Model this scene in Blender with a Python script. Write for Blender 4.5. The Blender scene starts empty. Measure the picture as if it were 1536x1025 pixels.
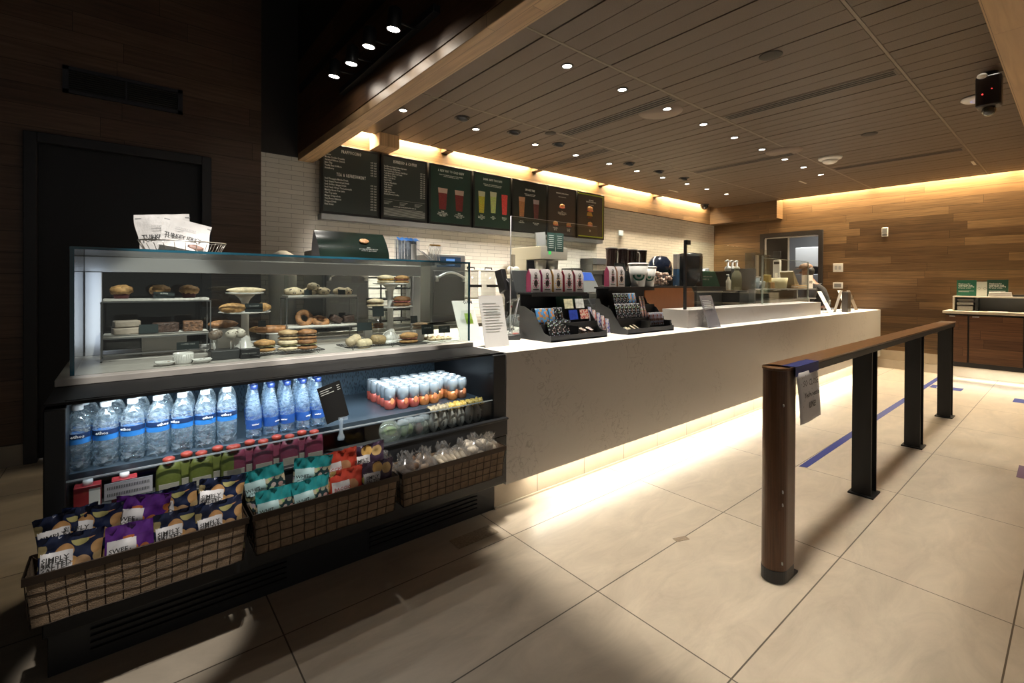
import bpy, bmesh, math, random
from mathutils import Vector, Matrix, noise
PI = math.pi
SC = bpy.context.scene
COL = SC.collection
random.seed(7)
# ------------------------------------------------------------------ camera
CAM_H = 1.385
YAW, PITCH, ROLL, FPX, CY = 0.688231702, -0.00584437, 0.00495638, 703.447, 429.707
fw = Vector((math.sin(YAW)*math.cos(PITCH), math.cos(YAW)*math.cos(PITCH), math.sin(PITCH)))
rt0 = Vector((math.cos(YAW), -math.sin(YAW), 0)); up0 = rt0.cross(fw)
rt = rt0*math.cos(ROLL)+up0*math.sin(ROLL); up = -rt0*math.sin(ROLL)+up0*math.cos(ROLL)
camd = bpy.data.cameras.new('camera'); cam = bpy.data.objects.new('camera', camd); COL.objects.link(cam)
cam.matrix_world = Matrix(((rt.x, up.x, -fw.x, 0), (rt.y, up.y, -fw.y, 0), (rt.z, up.z, -fw.z, CAM_H), (0, 0, 0, 1)))
camd.sensor_width = 36; camd.lens = FPX/1536*36; camd.shift_y = -(512.5-CY)/1536; camd.clip_start = 0.05
SC.camera = cam
# ------------------------------------------------------------------ view, world
SC.view_settings.view_transform = 'Standard'; SC.view_settings.look = 'None'
SC.view_settings.gamma = 1; SC.view_settings.use_curve_mapping = False
SC.view_settings.exposure = 0.0
W = bpy.data.worlds.new('world'); SC.world = W; W.use_nodes = True
W.node_tree.nodes['Background'].inputs[0].default_value = (1, .96, .9, 1)
W.node_tree.nodes['Background'].inputs[1].default_value = 0.18
# ------------------------------------------------------------------ lights
def area(name, loc, rot, sx, sy, power, color=(1, .9, .76), spread=180):
    l = bpy.data.lights.new(name, 'AREA'); l.shape = 'RECTANGLE'; l.size = sx; l.size_y = sy
    l.energy = power; l.color = color; l.spread = math.radians(spread)
    o = bpy.data.objects.new(name, l); o.location = loc; o.rotation_euler = rot; COL.objects.link(o)
    return o
def spot(name, loc, target, power, angle, blend=.3, color=(1, .93, .82), r=.02):
    l = bpy.data.lights.new(name, 'SPOT'); l.energy = power; l.spot_size = math.radians(angle); l.spot_blend = blend
    l.color = color; l.shadow_soft_size = r
    o = bpy.data.objects.new(name, l); o.location = loc
    o.rotation_euler = (Vector(target)-Vector(loc)).to_track_quat('-Z', 'Y').to_euler(); COL.objects.link(o)
    return o
WARM = (1, .80, .50)
# the downlight grid of the dropped ceiling (narrow beams straight down)
area('downlight_grid_customers', (5.65, 1.24, 2.985), (0, 0, 0), 8.3, 1.86, 50, (1, .915, .78), 9)
area('downlight_grid_counter', (5.65, 3.25, 2.985), (0, 0, 0), 8.3, 2.2, 165, (1, .93, .82), 9)
area('downlight_grid_aisle', (5.65, -.85, 2.62), (0, 0, 0), 8.3, 2.3, 26, (1, .88, .71), 9)
# LED under the counter
area('counter_led', (5.45, 2.215, .18), (math.radians(-12), 0, 0), 6.9, .03, 28, (1, .92, .76), 170)
area('wall_wash', (3.85, 4.0, 2.985), (math.radians(40), 0, 0), 4.7, 1.0, 52, (1, .93, .82), 26)
# LED under the condiment cabinet
area('cabinet_led', (9.6, 0.2, .2), (0, 0, 0), .06, 2.1, 14, (1, .92, .76), 170)
# coves
COVE_X = [1.72, 3.05, 4.55, 6.02, 7.55, 9.45]
for i in range(5):
    x0, x1 = COVE_X[i]+.10, COVE_X[i+1]-.10
    area('cove_led_back', ((x0+x1)/2, 4.995, 3.085), (math.radians(6), 0, 0), x1-x0, .03, 60*(x1-x0), (1, .84, .58), 130)
COVE_Y = [4.95, 3.76, 2.30, .62, -.9, -2.4]
for i in range(5):
    y1, y0 = COVE_Y[i]-.04, COVE_Y[i+1]+.04
    area('cove_led_right', (9.525 if i == 0 else 9.805, (y0+y1)/2, 3.02 if i == 0 else 3.12), (0, math.radians(6), 0), .03, y1-y0, (30 if i == 0 else 56)*(y1-y0), WARM, 160)
# cold LED inside the refrigerated case, under its canopy
area('case_led', (.76, 2.232, .966), (math.radians(38), 0, 0), 1.66, .03, 8.5, (.80, .92, 1), 112)
area('case_led_rear', (.76, 2.50, .962), (math.radians(8), 0, 0), 1.66, .03, 3.6, (.80, .92, 1), 120)
area('post_led', (-.125, 3.13, 1.25), (math.radians(90), 0, 0), .05, .4, .22, (.72, .82, 1), 150)
for x_ in (.55, 1.25): spot('added_hall_spot', (x_, .3, 4.2), (x_, 2.57, .9), 640, 21, .2, (1, .94, .86), .03)  # unseen spots added over the hall to brighten case and bags
spot('added_hall_spot', (.30, .3, 4.2), (.19, 2.75, 1.63), 620, 10, .4, (1, .95, .88), .03)  # narrow unseen spot added for the jerky bags alone
spot('added_hall_spot', (.10, .3, 4.2), (.06, 2.01, .53), 420, 9.5, .5, (1, .94, .86), .03)  # narrow unseen spot added for the left chip bags alone
# ------------------------------------------------------------------ helpers
def tag(o, label=None, cat=None, group=None, kind=None):
    if label: o['label'] = label
    if cat: o['category'] = cat
    if group: o['group'] = group
    if kind: o['kind'] = kind
    return o
def thing(name, label, cat, loc=(0, 0, 0), rz=0, group=None, rot=None):
    o = bpy.data.objects.new(name, None); COL.objects.link(o)
    o.empty_display_size = .05; o.location = loc; o.rotation_euler = rot if rot else (0, 0, rz)
    return tag(o, label, cat, group)
def kids(o, _c={}):
    return [c for c in bpy.data.objects if c.parent == o]
def snapshot(o):
    return (o, [(c, [g for g in kids(c)]) for c in kids(o)])
def dup(snap, loc, rz=0, label=None, group=None, rot=None, scale=None):
    o, ch = snap
    r = o.copy(); COL.objects.link(r); r.location = loc; r.rotation_euler = rot if rot else (0, 0, rz)
    if scale: r.scale = scale if hasattr(scale, '__len__') else (scale,)*3
    if label: r['label'] = label
    if group: r['group'] = group
    for c, gs in ch:
        d = c.copy(); COL.objects.link(d); d.parent = r
        for g in gs:
            e = g.copy(); COL.objects.link(e); e.parent = d
    return r
class MB:
    def __init__(s, off=(0, 0, 0)):
        s.v = []; s.f = []; s.m = []; s.off = Vector(off); s.mi = 0; s.sm = []; s.smooth = False
    def add(s, vs, fs):
        b = len(s.v)
        s.v += [Vector(v)+s.off for v in vs]
        for f in fs:
            s.f.append([i+b for i in f]); s.m.append(s.mi); s.sm.append(s.smooth)
        return s
    def box(s, x0, x1, y0, y1, z0, z1, M=None):
        vs = [Vector(p) for p in ((x0, y0, z0), (x1, y0, z0), (x1, y1, z0), (x0, y1, z0), (x0, y0, z1), (x1, y0, z1), (x1, y1, z1), (x0, y1, z1))]
        if M is not None: vs = [M @ v for v in vs]
        return s.add(vs, [(0, 3, 2, 1), (4, 5, 6, 7), (0, 1, 5, 4), (1, 2, 6, 5), (2, 3, 7, 6), (3, 0, 4, 7)])
    def lathe(s, prof, c=(0, 0, 0), n=16, M=None, cap=True):
        vs = []; fs = []
        for r, z in prof:
            for k in range(n):
                a = 2*PI*k/n; vs.append(Vector((c[0]+r*math.cos(a), c[1]+r*math.sin(a), c[2]+z)))
        for i in range(len(prof)-1):
            for k in range(n):
                k2 = (k+1) % n; fs.append((i*n+k, i*n+k2, (i+1)*n+k2, (i+1)*n+k))
        if cap:
            fs.append(tuple(reversed(range(n)))); fs.append(tuple((len(prof)-1)*n+k for k in range(n)))
        if M is not None: vs = [M @ v for v in vs]
        o = s.smooth; s.smooth = True; s.add(vs, fs); s.smooth = o
        return s
    def tube(s, pts, r, n=6, closed=False, cap=True):
        pts = [Vector(p) for p in pts]; vs = []; fs = []; N = len(pts)
        prev = None
        for i, p in enumerate(pts):
            a = pts[i-1] if (i > 0 or closed) else p; b = pts[(i+1) % N] if (i < N-1 or closed) else p
            d = (b-a); d = d.normalized() if d.length > 1e-9 else Vector((0, 0, 1))
            if prev is None:
                u = d.cross(Vector((0, 0, 1)));
                if u.length < 1e-3: u = d.cross(Vector((1, 0, 0)))
            else: u = prev-d*prev.dot(d)
            u.normalize(); prev = u; w = d.cross(u)
            rr = r[i] if hasattr(r, '__len__') else r
            for k in range(n):
                t = 2*PI*(k+.5)/n; vs.append(p+(u*math.cos(t)+w*math.sin(t))*rr)
        for i in range(N if closed else N-1):
            j = (i+1) % N
            for k in range(n):
                k2 = (k+1) % n; fs.append((i*n+k, i*n+k2, j*n+k2, j*n+k))
        if cap and not closed:
            fs.append(tuple(reversed(range(n)))); fs.append(tuple((N-1)*n+k for k in range(n)))
        o = s.smooth; s.smooth = n > 4; s.add(vs, fs); s.smooth = o
        return s
    def prism(s, poly, axis, a, b):
        # poly: 2D points; axis 'x': (y,z) 'y': (x,z) 'z': (x,y)
        def P(p, t): return {'x': (t, p[0], p[1]), 'y': (p[0], t, p[1]), 'z': (p[0], p[1], t)}[axis]
        n = len(poly)
        return s.add([P(p, a) for p in poly]+[P(p, b) for p in poly],
                     [tuple(range(n)), tuple(reversed(range(n, 2*n)))]+[(i, i+n, (i+1) % n+n, (i+1) % n) for i in range(n)])
    def ell(s, c, r, nu=12, nv=8, amp=0, freq=8, seed=0, M=None, flat=None):
        vs = []; fs = []; c = Vector(c)
        for j in range(nv+1):
            t = PI*j/nv
            for i in range(nu):
                p = 2*PI*i/nu
                d = Vector((math.sin(t)*math.cos(p), math.sin(t)*math.sin(p), -math.cos(t)))
                k = 1+amp*noise.noise(d*freq*.3+Vector((seed*3.1, seed, 0)))
                q = Vector((d.x*r[0]*k, d.y*r[1]*k, d.z*r[2]*k))
                if flat is not None and q.z < -flat*r[2]: q.z = -flat*r[2]
                if M is not None: q = M @ q
                vs.append(c+q)
        for j in range(nv):
            for i in range(nu):
                i2 = (i+1) % nu; fs.append((j*nu+i, j*nu+i2, (j+1)*nu+i2, (j+1)*nu+i))
        o = s.smooth; s.smooth = True; s.add(vs, fs); s.smooth = o
        return s
    def quad(s, a, b, c, d): return s.add([a, b, c, d], [(0, 1, 2, 3)])
    def grid(s, fn, nu, nv, closed=False):
        vs = [fn(i/nu, j/nv) for j in range(nv+1) for i in range(nu+1)]
        fs = [(j*(nu+1)+i, j*(nu+1)+i+1, (j+1)*(nu+1)+i+1, (j+1)*(nu+1)+i) for j in range(nv) for i in range(nu)]
        o = s.smooth; s.smooth = True; s.add(vs, fs); s.smooth = o
        return s
    def build(s, name, mat, parent=None, bevel=0, label=None, solid=0, loc=None, rot=None):
        me = bpy.data.meshes.new(name); me.from_pydata([tuple(v) for v in s.v], [], s.f)
        for m in (mat if isinstance(mat, (list, tuple)) else [mat]): me.materials.append(m)
        for p, m, k in zip(me.polygons, s.m, s.sm): p.material_index = m; p.use_smooth = k
        me.update()
        bm = bmesh.new(); bm.from_mesh(me); bmesh.ops.remove_doubles(bm, verts=bm.verts, dist=1e-6)
        bmesh.ops.recalc_face_normals(bm, faces=bm.faces); bm.to_mesh(me); bm.free()
        o = bpy.data.objects.new(name, me); COL.objects.link(o)
        if parent: o.parent = parent
        if loc: o.location = loc
        if rot: o.rotation_euler = rot
        if bevel:
            b = o.modifiers.new('bevel', 'BEVEL'); b.width = bevel; b.segments = 2; b.limit_method = 'ANGLE'; b.angle_limit = math.radians(40)
            for p in me.polygons: p.use_smooth = True
            me.set_sharp_from_angle(angle=math.radians(35)) if hasattr(me, 'set_sharp_from_angle') else None
        if solid:
            b = o.modifiers.new('solidify', 'SOLIDIFY'); b.thickness = solid; b.offset = 0
        if label: o['label'] = label
        return o
def struct(name, mb, mat, bevel=0):
    o = mb.build(name, mat, bevel=bevel); o['kind'] = 'structure'; return o
def text(body, size, mat, parent, loc, rot=(PI/2, 0, 0), name='lettering', align='LEFT', spacing=1.0, line=1.0, sx=1.0, bold=0):
    c = bpy.data.curves.new('t', 'FONT'); c.body = body; c.size = size; c.align_x = align; c.space_character = spacing
    c.space_line = line; c.resolution_u = 1; c.offset = bold
    t = bpy.data.objects.new('t', c); COL.objects.link(t)
    bpy.context.view_layer.update()
    me = bpy.data.meshes.new_from_object(t.evaluated_get(bpy.context.evaluated_depsgraph_get()))
    bpy.data.objects.remove(t); me.materials.clear(); me.materials.append(mat)
    o = bpy.data.objects.new(name, me); COL.objects.link(o); o.parent = parent
    o.location = loc; o.rotation_euler = rot; o.scale = (sx, 1, 1)
    return o
ORD = ['first', 'second', 'third', 'fourth', 'fifth', 'sixth', 'seventh', 'eighth', 'ninth', 'tenth', 'eleventh', 'twelfth', 'thirteenth', 'fourteenth', 'fifteenth', 'sixteenth']
# ------------------------------------------------------------------ materials
def nt(name):
    m = bpy.data.materials.new(name); m.use_nodes = True; n = m.node_tree
    return m, n, n.nodes['Principled BSDF']
def N(n, t, **k):
    x = n.nodes.new(t)
    for a, b in k.items():
        if a.startswith('i_'):
            x.inputs[int(a[2:]) if a[2:].isdigit() else a[2:].replace('_', ' ')].default_value = b
        else: setattr(x, a, b)
    return x
def L(n, a, b): n.links.new(a, b)
def c4(c): return (c[0], c[1], c[2], 1)
_mc = {}
def pbr(name, col, rough=.5, metal=0, var=0, vscale=20, bump=0, bscale=60, emit=None, es=0, spec=.5, coat=0, sub=0):
    if name in _mc: return _mc[name]
    m, n, b = nt(name)
    b.inputs['Roughness'].default_value = rough; b.inputs['Metallic'].default_value = metal
    b.inputs['Specular IOR Level'].default_value = spec
    if coat: b.inputs['Coat Weight'].default_value = coat; b.inputs['Coat Roughness'].default_value = .08
    if sub: b.inputs['Subsurface Weight'].default_value = sub; b.inputs['Subsurface Scale'].default_value = .01
    tc = N(n, 'ShaderNodeTexCoord')
    if var:
        nz = N(n, 'ShaderNodeTexNoise'); nz.inputs['Scale'].default_value = vscale; nz.inputs['Detail'].default_value = 5
        L(n, tc.outputs['Object'], nz.inputs['Vector'])
        r = N(n, 'ShaderNodeValToRGB'); r.color_ramp.elements[0].position = .3; r.color_ramp.elements[1].position = .7
        r.color_ramp.elements[0].color = c4([max(0, x*(1-var)) for x in col]); r.color_ramp.elements[1].color = c4([min(1, x*(1+var)) for x in col])
        L(n, nz.outputs['Fac'], r.inputs[0]); L(n, r.outputs[0], b.inputs['Base Color'])
    else: b.inputs['Base Color'].default_value = c4(col)
    if bump:
        nz = N(n, 'ShaderNodeTexNoise'); nz.inputs['Scale'].default_value = bscale; nz.inputs['Detail'].default_value = 4
        L(n, tc.outputs['Object'], nz.inputs['Vector'])
        bp = N(n, 'ShaderNodeBump'); bp.inputs['Strength'].default_value = bump; bp.inputs['Distance'].default_value = .01
        L(n, nz.outputs['Fac'], bp.inputs['Height']); L(n, bp.outputs[0], b.inputs['Normal'])
    if emit: b.inputs['Emission Color'].default_value = c4(emit); b.inputs['Emission Strength'].default_value = es
    _mc[name] = m; return m
def glass(name, tint=(.95, .98, .97), gloss=.12, rough=.01, fr=1.45, body=0, bcol=(.8, .9, .95), mott=0):
    if name in _mc: return _mc[name]
    m = bpy.data.materials.new(name); m.use_nodes = True; n = m.node_tree; n.nodes.clear()
    out = N(n, 'ShaderNodeOutputMaterial'); tr = N(n, 'ShaderNodeBsdfTransparent'); tr.inputs[0].default_value = c4(tint)
    gl = N(n, 'ShaderNodeBsdfGlossy'); gl.inputs['Roughness'].default_value = rough
    lw = N(n, 'ShaderNodeLayerWeight'); pw = N(n, 'ShaderNodeMath', operation='POWER'); L(n, lw.outputs['Facing'], pw.inputs[0]); pw.inputs[1].default_value = 5
    f = N(n, 'ShaderNodeMath', operation='MULTIPLY_ADD'); L(n, pw.outputs[0], f.inputs[0]); f.inputs[1].default_value = .9; f.inputs[2].default_value = ((fr-1)/(fr+1))**2
    mx = N(n, 'ShaderNodeMixShader'); L(n, f.outputs[0], mx.inputs[0]); L(n, gl.outputs[0], mx.inputs[2])
    if body:
        d = N(n, 'ShaderNodeBsdfDiffuse'); d.inputs[0].default_value = c4(bcol)
        t2 = N(n, 'ShaderNodeBsdfTranslucent'); t2.inputs[0].default_value = c4(bcol)
        m2 = N(n, 'ShaderNodeMixShader'); m2.inputs[0].default_value = .5; L(n, d.outputs[0], m2.inputs[1]); L(n, t2.outputs[0], m2.inputs[2])
        m3 = N(n, 'ShaderNodeMixShader'); m3.inputs[0].default_value = body
        if mott:  # patchy pale body: refracted light of bottled water put into the colour
            tc = N(n, 'ShaderNodeTexCoord'); mp = N(n, 'ShaderNodeMapping'); mp.inputs['Scale'].default_value = (1, 1, 1.8); L(n, tc.outputs['Object'], mp.inputs[0])
            nz = N(n, 'ShaderNodeTexNoise'); nz.inputs['Scale'].default_value = mott; nz.inputs['Detail'].default_value = 3; nz.inputs['Distortion'].default_value = 2; L(n, mp.outputs[0], nz.inputs['Vector'])
            mr = N(n, 'ShaderNodeMapRange'); mr.inputs[1].default_value = .42; mr.inputs[2].default_value = .62; mr.inputs[3].default_value = body*.25; mr.inputs[4].default_value = body*1.9; L(n, nz.outputs['Fac'], mr.inputs[0]); L(n, mr.outputs[0], m3.inputs[0])
        L(n, tr.outputs[0], m3.inputs[1]); L(n, m2.outputs[0], m3.inputs[2]) # L(n, tr.outputs[0], m3.inputs[1]); L(n, m2.outputs[0], m3.inputs[2])
        L(n, m3.outputs[0], mx.inputs[1])
    else: L(n, tr.outputs[0], mx.inputs[1])
    L(n, mx.outputs[0], out.inputs[0]); _mc[name] = m; return m
def planks(name, cols, ax=(0, 2), ph=.12, pl=1.3, rough=.42, gap=.0035, grain=.35, rot=False, spec=.4):
    # planks running along ax[0], stacked along ax[1]; every plank its own tone
    if name in _mc: return _mc[name]
    m, n, b = nt(name); b.inputs['Roughness'].default_value = rough; b.inputs['Specular IOR Level'].default_value = spec
    g = N(n, 'ShaderNodeNewGeometry'); sp = N(n, 'ShaderNodeSeparateXYZ'); L(n, g.outputs['Position'], sp.inputs[0])
    def mth(op, a, bb=None):
        x = N(n, 'ShaderNodeMath', operation=op)
        for i, v in enumerate((a, bb)):
            if v is None: continue
            if isinstance(v, (int, float)): x.inputs[i].default_value = v
            else: L(n, v, x.inputs[i])
        return x.outputs[0]
    u = sp.outputs[ax[0]]; v = sp.outputs[ax[1]]
    vr = mth('DIVIDE', v, ph); row = mth('FLOOR', vr); vf = mth('FRACT', vr)
    wn = N(n, 'ShaderNodeTexWhiteNoise', noise_dimensions='1D'); L(n, row, wn.inputs['W'])
    ur = mth('ADD', mth('DIVIDE', u, pl), mth('MULTIPLY', wn.outputs['Value'], 7.3)); cell = mth('FLOOR', ur); uf = mth('FRACT', ur)
    cb = N(n, 'ShaderNodeCombineXYZ'); L(n, row, cb.inputs[0]); L(n, cell, cb.inputs[1])
    w2 = N(n, 'ShaderNodeTexWhiteNoise', noise_dimensions='3D'); L(n, cb.outputs[0], w2.inputs['Vector'])
    rp = N(n, 'ShaderNodeValToRGB'); els = rp.color_ramp.elements
    while len(els) < len(cols): els.new(.5)
    for i, c in enumerate(cols): els[i].position = i/(len(cols)-1); els[i].color = c4(c)
    L(n, w2.outputs['Value'], rp.inputs[0])
    mp = N(n, 'ShaderNodeCombineXYZ')
    L(n, mth('ADD', mth('MULTIPLY', u, 1.6), mth('MULTIPLY', w2.outputs['Value'], 31.0)), mp.inputs[0]); L(n, mth('MULTIPLY', v, 26.0), mp.inputs[1])
    nz = N(n, 'ShaderNodeTexNoise'); nz.inputs['Scale'].default_value = 1.6; nz.inputs['Detail'].default_value = 6; nz.inputs['Distortion'].default_value = .6
    L(n, mp.outputs[0], nz.inputs['Vector'])
    mr = N(n, 'ShaderNodeMapRange'); mr.inputs[1].default_value = .3; mr.inputs[2].default_value = .75; mr.inputs[3].default_value = 1-grain; mr.inputs[4].default_value = 1+grain*.5
    L(n, nz.outputs['Fac'], mr.inputs[0])
    mx = N(n, 'ShaderNodeMix', data_type='RGBA', blend_type='MULTIPLY'); mx.inputs[0].default_value = 1
    L(n, rp.outputs[0], mx.inputs[6]); L(n, mr.outputs[0], mx.inputs[7])
    ed = mth('MAXIMUM', mth('LESS_THAN', vf, gap/ph), mth('LESS_THAN', uf, gap/pl))
    m2 = N(n, 'ShaderNodeMix', data_type='RGBA', blend_type='MULTIPLY'); L(n, ed, m2.inputs[0]); L(n, mx.outputs[2], m2.inputs[6]); m2.inputs[7].default_value = (.3, .28, .26, 1)
    L(n, m2.outputs[2], b.inputs['Base Color'])
    bp = N(n, 'ShaderNodeBump'); bp.inputs['Strength'].default_value = .15; bp.inputs['Distance'].default_value = .004
    L(n, mth('SUBTRACT', nz.outputs['Fac'], ed), bp.inputs['Height']); L(n, bp.outputs[0], b.inputs['Normal'])
    _mc[name] = m; return m
def bricks(name, col, mortar, bw, bh, mort=.003, ax=(0, 2), off=(0, 0), stagger=.5, rough=.4, var=.06, bump=.5, mottle=None):
    m, n, b = nt(name); b.inputs['Roughness'].default_value = rough
    g = N(n, 'ShaderNodeNewGeometry'); sp = N(n, 'ShaderNodeSeparateXYZ'); L(n, g.outputs['Position'], sp.inputs[0])
    cb = N(n, 'ShaderNodeCombineXYZ')
    for i in (0, 1):
        a = N(n, 'ShaderNodeMath', operation='SUBTRACT'); L(n, sp.outputs[ax[i]], a.inputs[0]); a.inputs[1].default_value = off[i]; L(n, a.outputs[0], cb.inputs[i])
    br = N(n, 'ShaderNodeTexBrick'); br.offset = stagger; br.inputs['Scale'].default_value = 1
    br.inputs['Brick Width'].default_value = bw; br.inputs['Row Height'].default_value = bh; br.inputs['Mortar Size'].default_value = mort/2
    br.inputs['Mortar Smooth'].default_value = .1; br.inputs['Bias'].default_value = 0
    br.inputs['Color1'].default_value = c4([x*(1-var) for x in col]); br.inputs['Color2'].default_value = c4([min(1, x*(1+var)) for x in col]); br.inputs['Mortar'].default_value = c4(mortar)
    L(n, cb.outputs[0], br.inputs['Vector'])
    last = br.outputs['Color']
    if mottle:
        amt, sc = mottle
        mp = N(n, 'ShaderNodeMapping'); mp.inputs['Scale'].default_value = (1, 2.6, 1); L(n, g.outputs['Position'], mp.inputs[0])
        nz = N(n, 'ShaderNodeTexNoise'); nz.inputs['Scale'].default_value = sc; nz.inputs['Detail'].default_value = 9; nz.inputs['Roughness'].default_value = .66; nz.inputs['Distortion'].default_value = .8
        L(n, mp.outputs[0], nz.inputs['Vector'])
        mr = N(n, 'ShaderNodeMapRange'); mr.inputs[1].default_value = .3; mr.inputs[2].default_value = .7; mr.inputs[3].default_value = 1-amt; mr.inputs[4].default_value = 1+amt
        L(n, nz.outputs['Fac'], mr.inputs[0])
        mx = N(n, 'ShaderNodeMix', data_type='RGBA', blend_type='MULTIPLY'); mx.inputs[0].default_value = 1; L(n, last, mx.inputs[6]); L(n, mr.outputs[0], mx.inputs[7]); last = mx.outputs[2]
        r2 = N(n, 'ShaderNodeMapRange'); r2.inputs[3].default_value = rough-.08; r2.inputs[4].default_value = rough+.12; L(n, nz.outputs['Fac'], r2.inputs[0]); L(n, r2.outputs[0], b.inputs['Roughness'])
    L(n, last, b.inputs['Base Color'])
    bp = N(n, 'ShaderNodeBump'); bp.inputs['Strength'].default_value = bump; bp.inputs['Distance'].default_value = .003; bp.invert = True
    L(n, br.outputs['Fac'], bp.inputs['Height']); L(n, bp.outputs[0], b.inputs['Normal'])
    return m
def quartz(name, col, vein, amt=.6, rough=.35):
    m, n, b = nt(name); b.inputs['Roughness'].default_value = rough
    tc = N(n, 'ShaderNodeNewGeometry')
    n1 = N(n, 'ShaderNodeTexNoise'); n1.inputs['Scale'].default_value = 2.2; n1.inputs['Detail'].default_value = 2; L(n, tc.outputs['Position'], n1.inputs['Vector'])
    n2 = N(n, 'ShaderNodeTexNoise'); n2.inputs['Scale'].default_value = 9; n2.inputs['Detail'].default_value = 3; n2.inputs['Distortion'].default_value = 1.6; L(n, tc.outputs['Position'], n2.inputs['Vector'])
    r1 = N(n, 'ShaderNodeValToRGB'); e = r1.color_ramp.elements; e[0].position = .475; e[0].color = (0, 0, 0, 1); e[1].position = .53; e[1].color = (0, 0, 0, 1)
    x = e.new(.5); x.color = (1, 1, 1, 1); L(n, n2.outputs['Fac'], r1.inputs[0])
    r2 = N(n, 'ShaderNodeValToRGB'); r2.color_ramp.elements[0].position = .5; r2.color_ramp.elements[1].position = .62; L(n, n1.outputs['Fac'], r2.inputs[0])
    mu = N(n, 'ShaderNodeMath', operation='MULTIPLY'); L(n, r1.outputs[0], mu.inputs[0]); L(n, r2.outputs[0], mu.inputs[1])
    m3 = N(n, 'ShaderNodeMath', operation='MULTIPLY'); L(n, mu.outputs[0], m3.inputs[0]); m3.inputs[1].default_value = amt
    mx = N(n, 'ShaderNodeMix', data_type='RGBA'); L(n, m3.outputs[0], mx.inputs[0]); mx.inputs[6].default_value = c4(col); mx.inputs[7].default_value = c4(vein)
    L(n, mx.outputs[2], b.inputs['Base Color']); return m
def spots(name, base, dot, scale=30, th=.35, rough=.4, top=None, metal=0, stretch=(1, 1, 1)):
    # base colour with round pictures of chips / berries / popcorn printed on it
    m, n, b = nt(name); b.inputs['Roughness'].default_value = rough; b.inputs['Metallic'].default_value = metal
    tc = N(n, 'ShaderNodeTexCoord'); mp = N(n, 'ShaderNodeMapping'); mp.inputs['Scale'].default_value = stretch; L(n, tc.outputs['Object'], mp.inputs[0])
    s0 = N(n, 'ShaderNodeSeparateXYZ'); L(n, mp.outputs[0], s0.inputs[0]); c0 = N(n, 'ShaderNodeCombineXYZ'); L(n, s0.outputs[0], c0.inputs[0]); L(n, s0.outputs[2], c0.inputs[1])
    v = N(n, 'ShaderNodeTexVoronoi', voronoi_dimensions='2D'); v.inputs['Scale'].default_value = scale; L(n, c0.outputs[0], v.inputs['Vector'])
    lt = N(n, 'ShaderNodeMath', operation='LESS_THAN'); lt.inputs[1].default_value = th; L(n, v.outputs['Distance'], lt.inputs[0])
    hs = N(n, 'ShaderNodeMix', data_type='RGBA', blend_type='MULTIPLY'); hs.inputs[0].default_value = .45; hs.inputs[6].default_value = c4(dot); L(n, v.outputs['Color'], hs.inputs[7])
    mx = N(n, 'ShaderNodeMix', data_type='RGBA'); L(n, lt.outputs[0], mx.inputs[0]); mx.inputs[6].default_value = c4(base); L(n, hs.outputs[2], mx.inputs[7])
    last = mx.outputs[2]
    if top:
        sp = N(n, 'ShaderNodeSeparateXYZ'); L(n, tc.outputs['Object'], sp.inputs[0])
        g = N(n, 'ShaderNodeMath', operation='GREATER_THAN'); g.inputs[1].default_value = top[0]; L(n, sp.outputs[2], g.inputs[0])
        m2 = N(n, 'ShaderNodeMix', data_type='RGBA'); L(n, g.outputs[0], m2.inputs[0]); L(n, last, m2.inputs[6]); m2.inputs[7].default_value = c4(top[1]); last = m2.outputs[2]
    L(n, last, b.inputs['Base Color']); return m
TRACK_W = 26
M = {}
M['black'] = pbr('black_powder_coat', (.012, .013, .015), .45)
M['blackgloss'] = pbr('black_gloss', (.010, .011, .013), .22)
M['blacksteel'] = pbr('blackened_steel', (.018, .018, .019), .5, .3)
M['darkgrey'] = pbr('dark_grey_plastic', (.045, .047, .048), .45)
M['grey'] = pbr('grey_plastic', (.22, .22, .22), .45)
M['white'] = pbr('white_plastic', (.78, .77, .74), .4)
M['paper'] = pbr('white_paper', (.80, .79, .77), .7)
M['steel'] = pbr('brushed_steel', (.52, .51, .49), .32, .9, .08, 90)
M['chrome'] = pbr('chrome', (.75, .75, .75), .15, 1)
M['alu'] = pbr('anodised_aluminium', (.55, .56, .58), .35, .6)
M['ink'] = pbr('printed_ink', (.03, .03, .03), .6)
M['whiteink'] = pbr('white_print', (.88, .88, .84), .6)
M['greyink'] = pbr('grey_print', (.46, .47, .44), .6)
M['ceramic'] = pbr('white_ceramic', (.72, .71, .68), .25)
M['green'] = pbr('dark_green_card', (.012, .075, .045), .5)
M['glass'] = glass('clear_glass')
M['acrylic'] = glass('clear_acrylic', (.93, .95, .95), rough=.03)
M['teal'] = pbr('teal_glass_edge', (.010, .075, .115), .15, coat=.5)
WOODW = [(.078, .041, .017), (.15, .083, .034), (.11, .060, .025), (.20, .117, .052), (.09, .049, .020), (.165, .094, .040)]
M['wall_wood'] = planks('wood_plank_wall_right', WOODW, (1, 2), .125, 1.35)
M['wall_wood_left'] = planks('wood_plank_wall_left', [(.075, .045, .030), (.125, .075, .048), (.095, .056, .036), (.15, .092, .060)], (0, 2), .16, 1.1)
M['soffit_wood'] = planks('wood_plank_soffit', WOODW, (0, 2), .125, 1.5)
M['box_wood'] = planks('wood_plank_box', WOODW, (1, 2), .125, 1.5)
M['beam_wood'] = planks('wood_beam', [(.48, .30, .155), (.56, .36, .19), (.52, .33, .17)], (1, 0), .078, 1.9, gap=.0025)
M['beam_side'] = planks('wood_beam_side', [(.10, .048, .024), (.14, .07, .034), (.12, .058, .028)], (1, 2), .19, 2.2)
M['brick'] = bricks('white_glazed_brick', (.70, .66, .59), (.34, .31, .27), .235, .0485, .004, rough=.3, var=.05)
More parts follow.
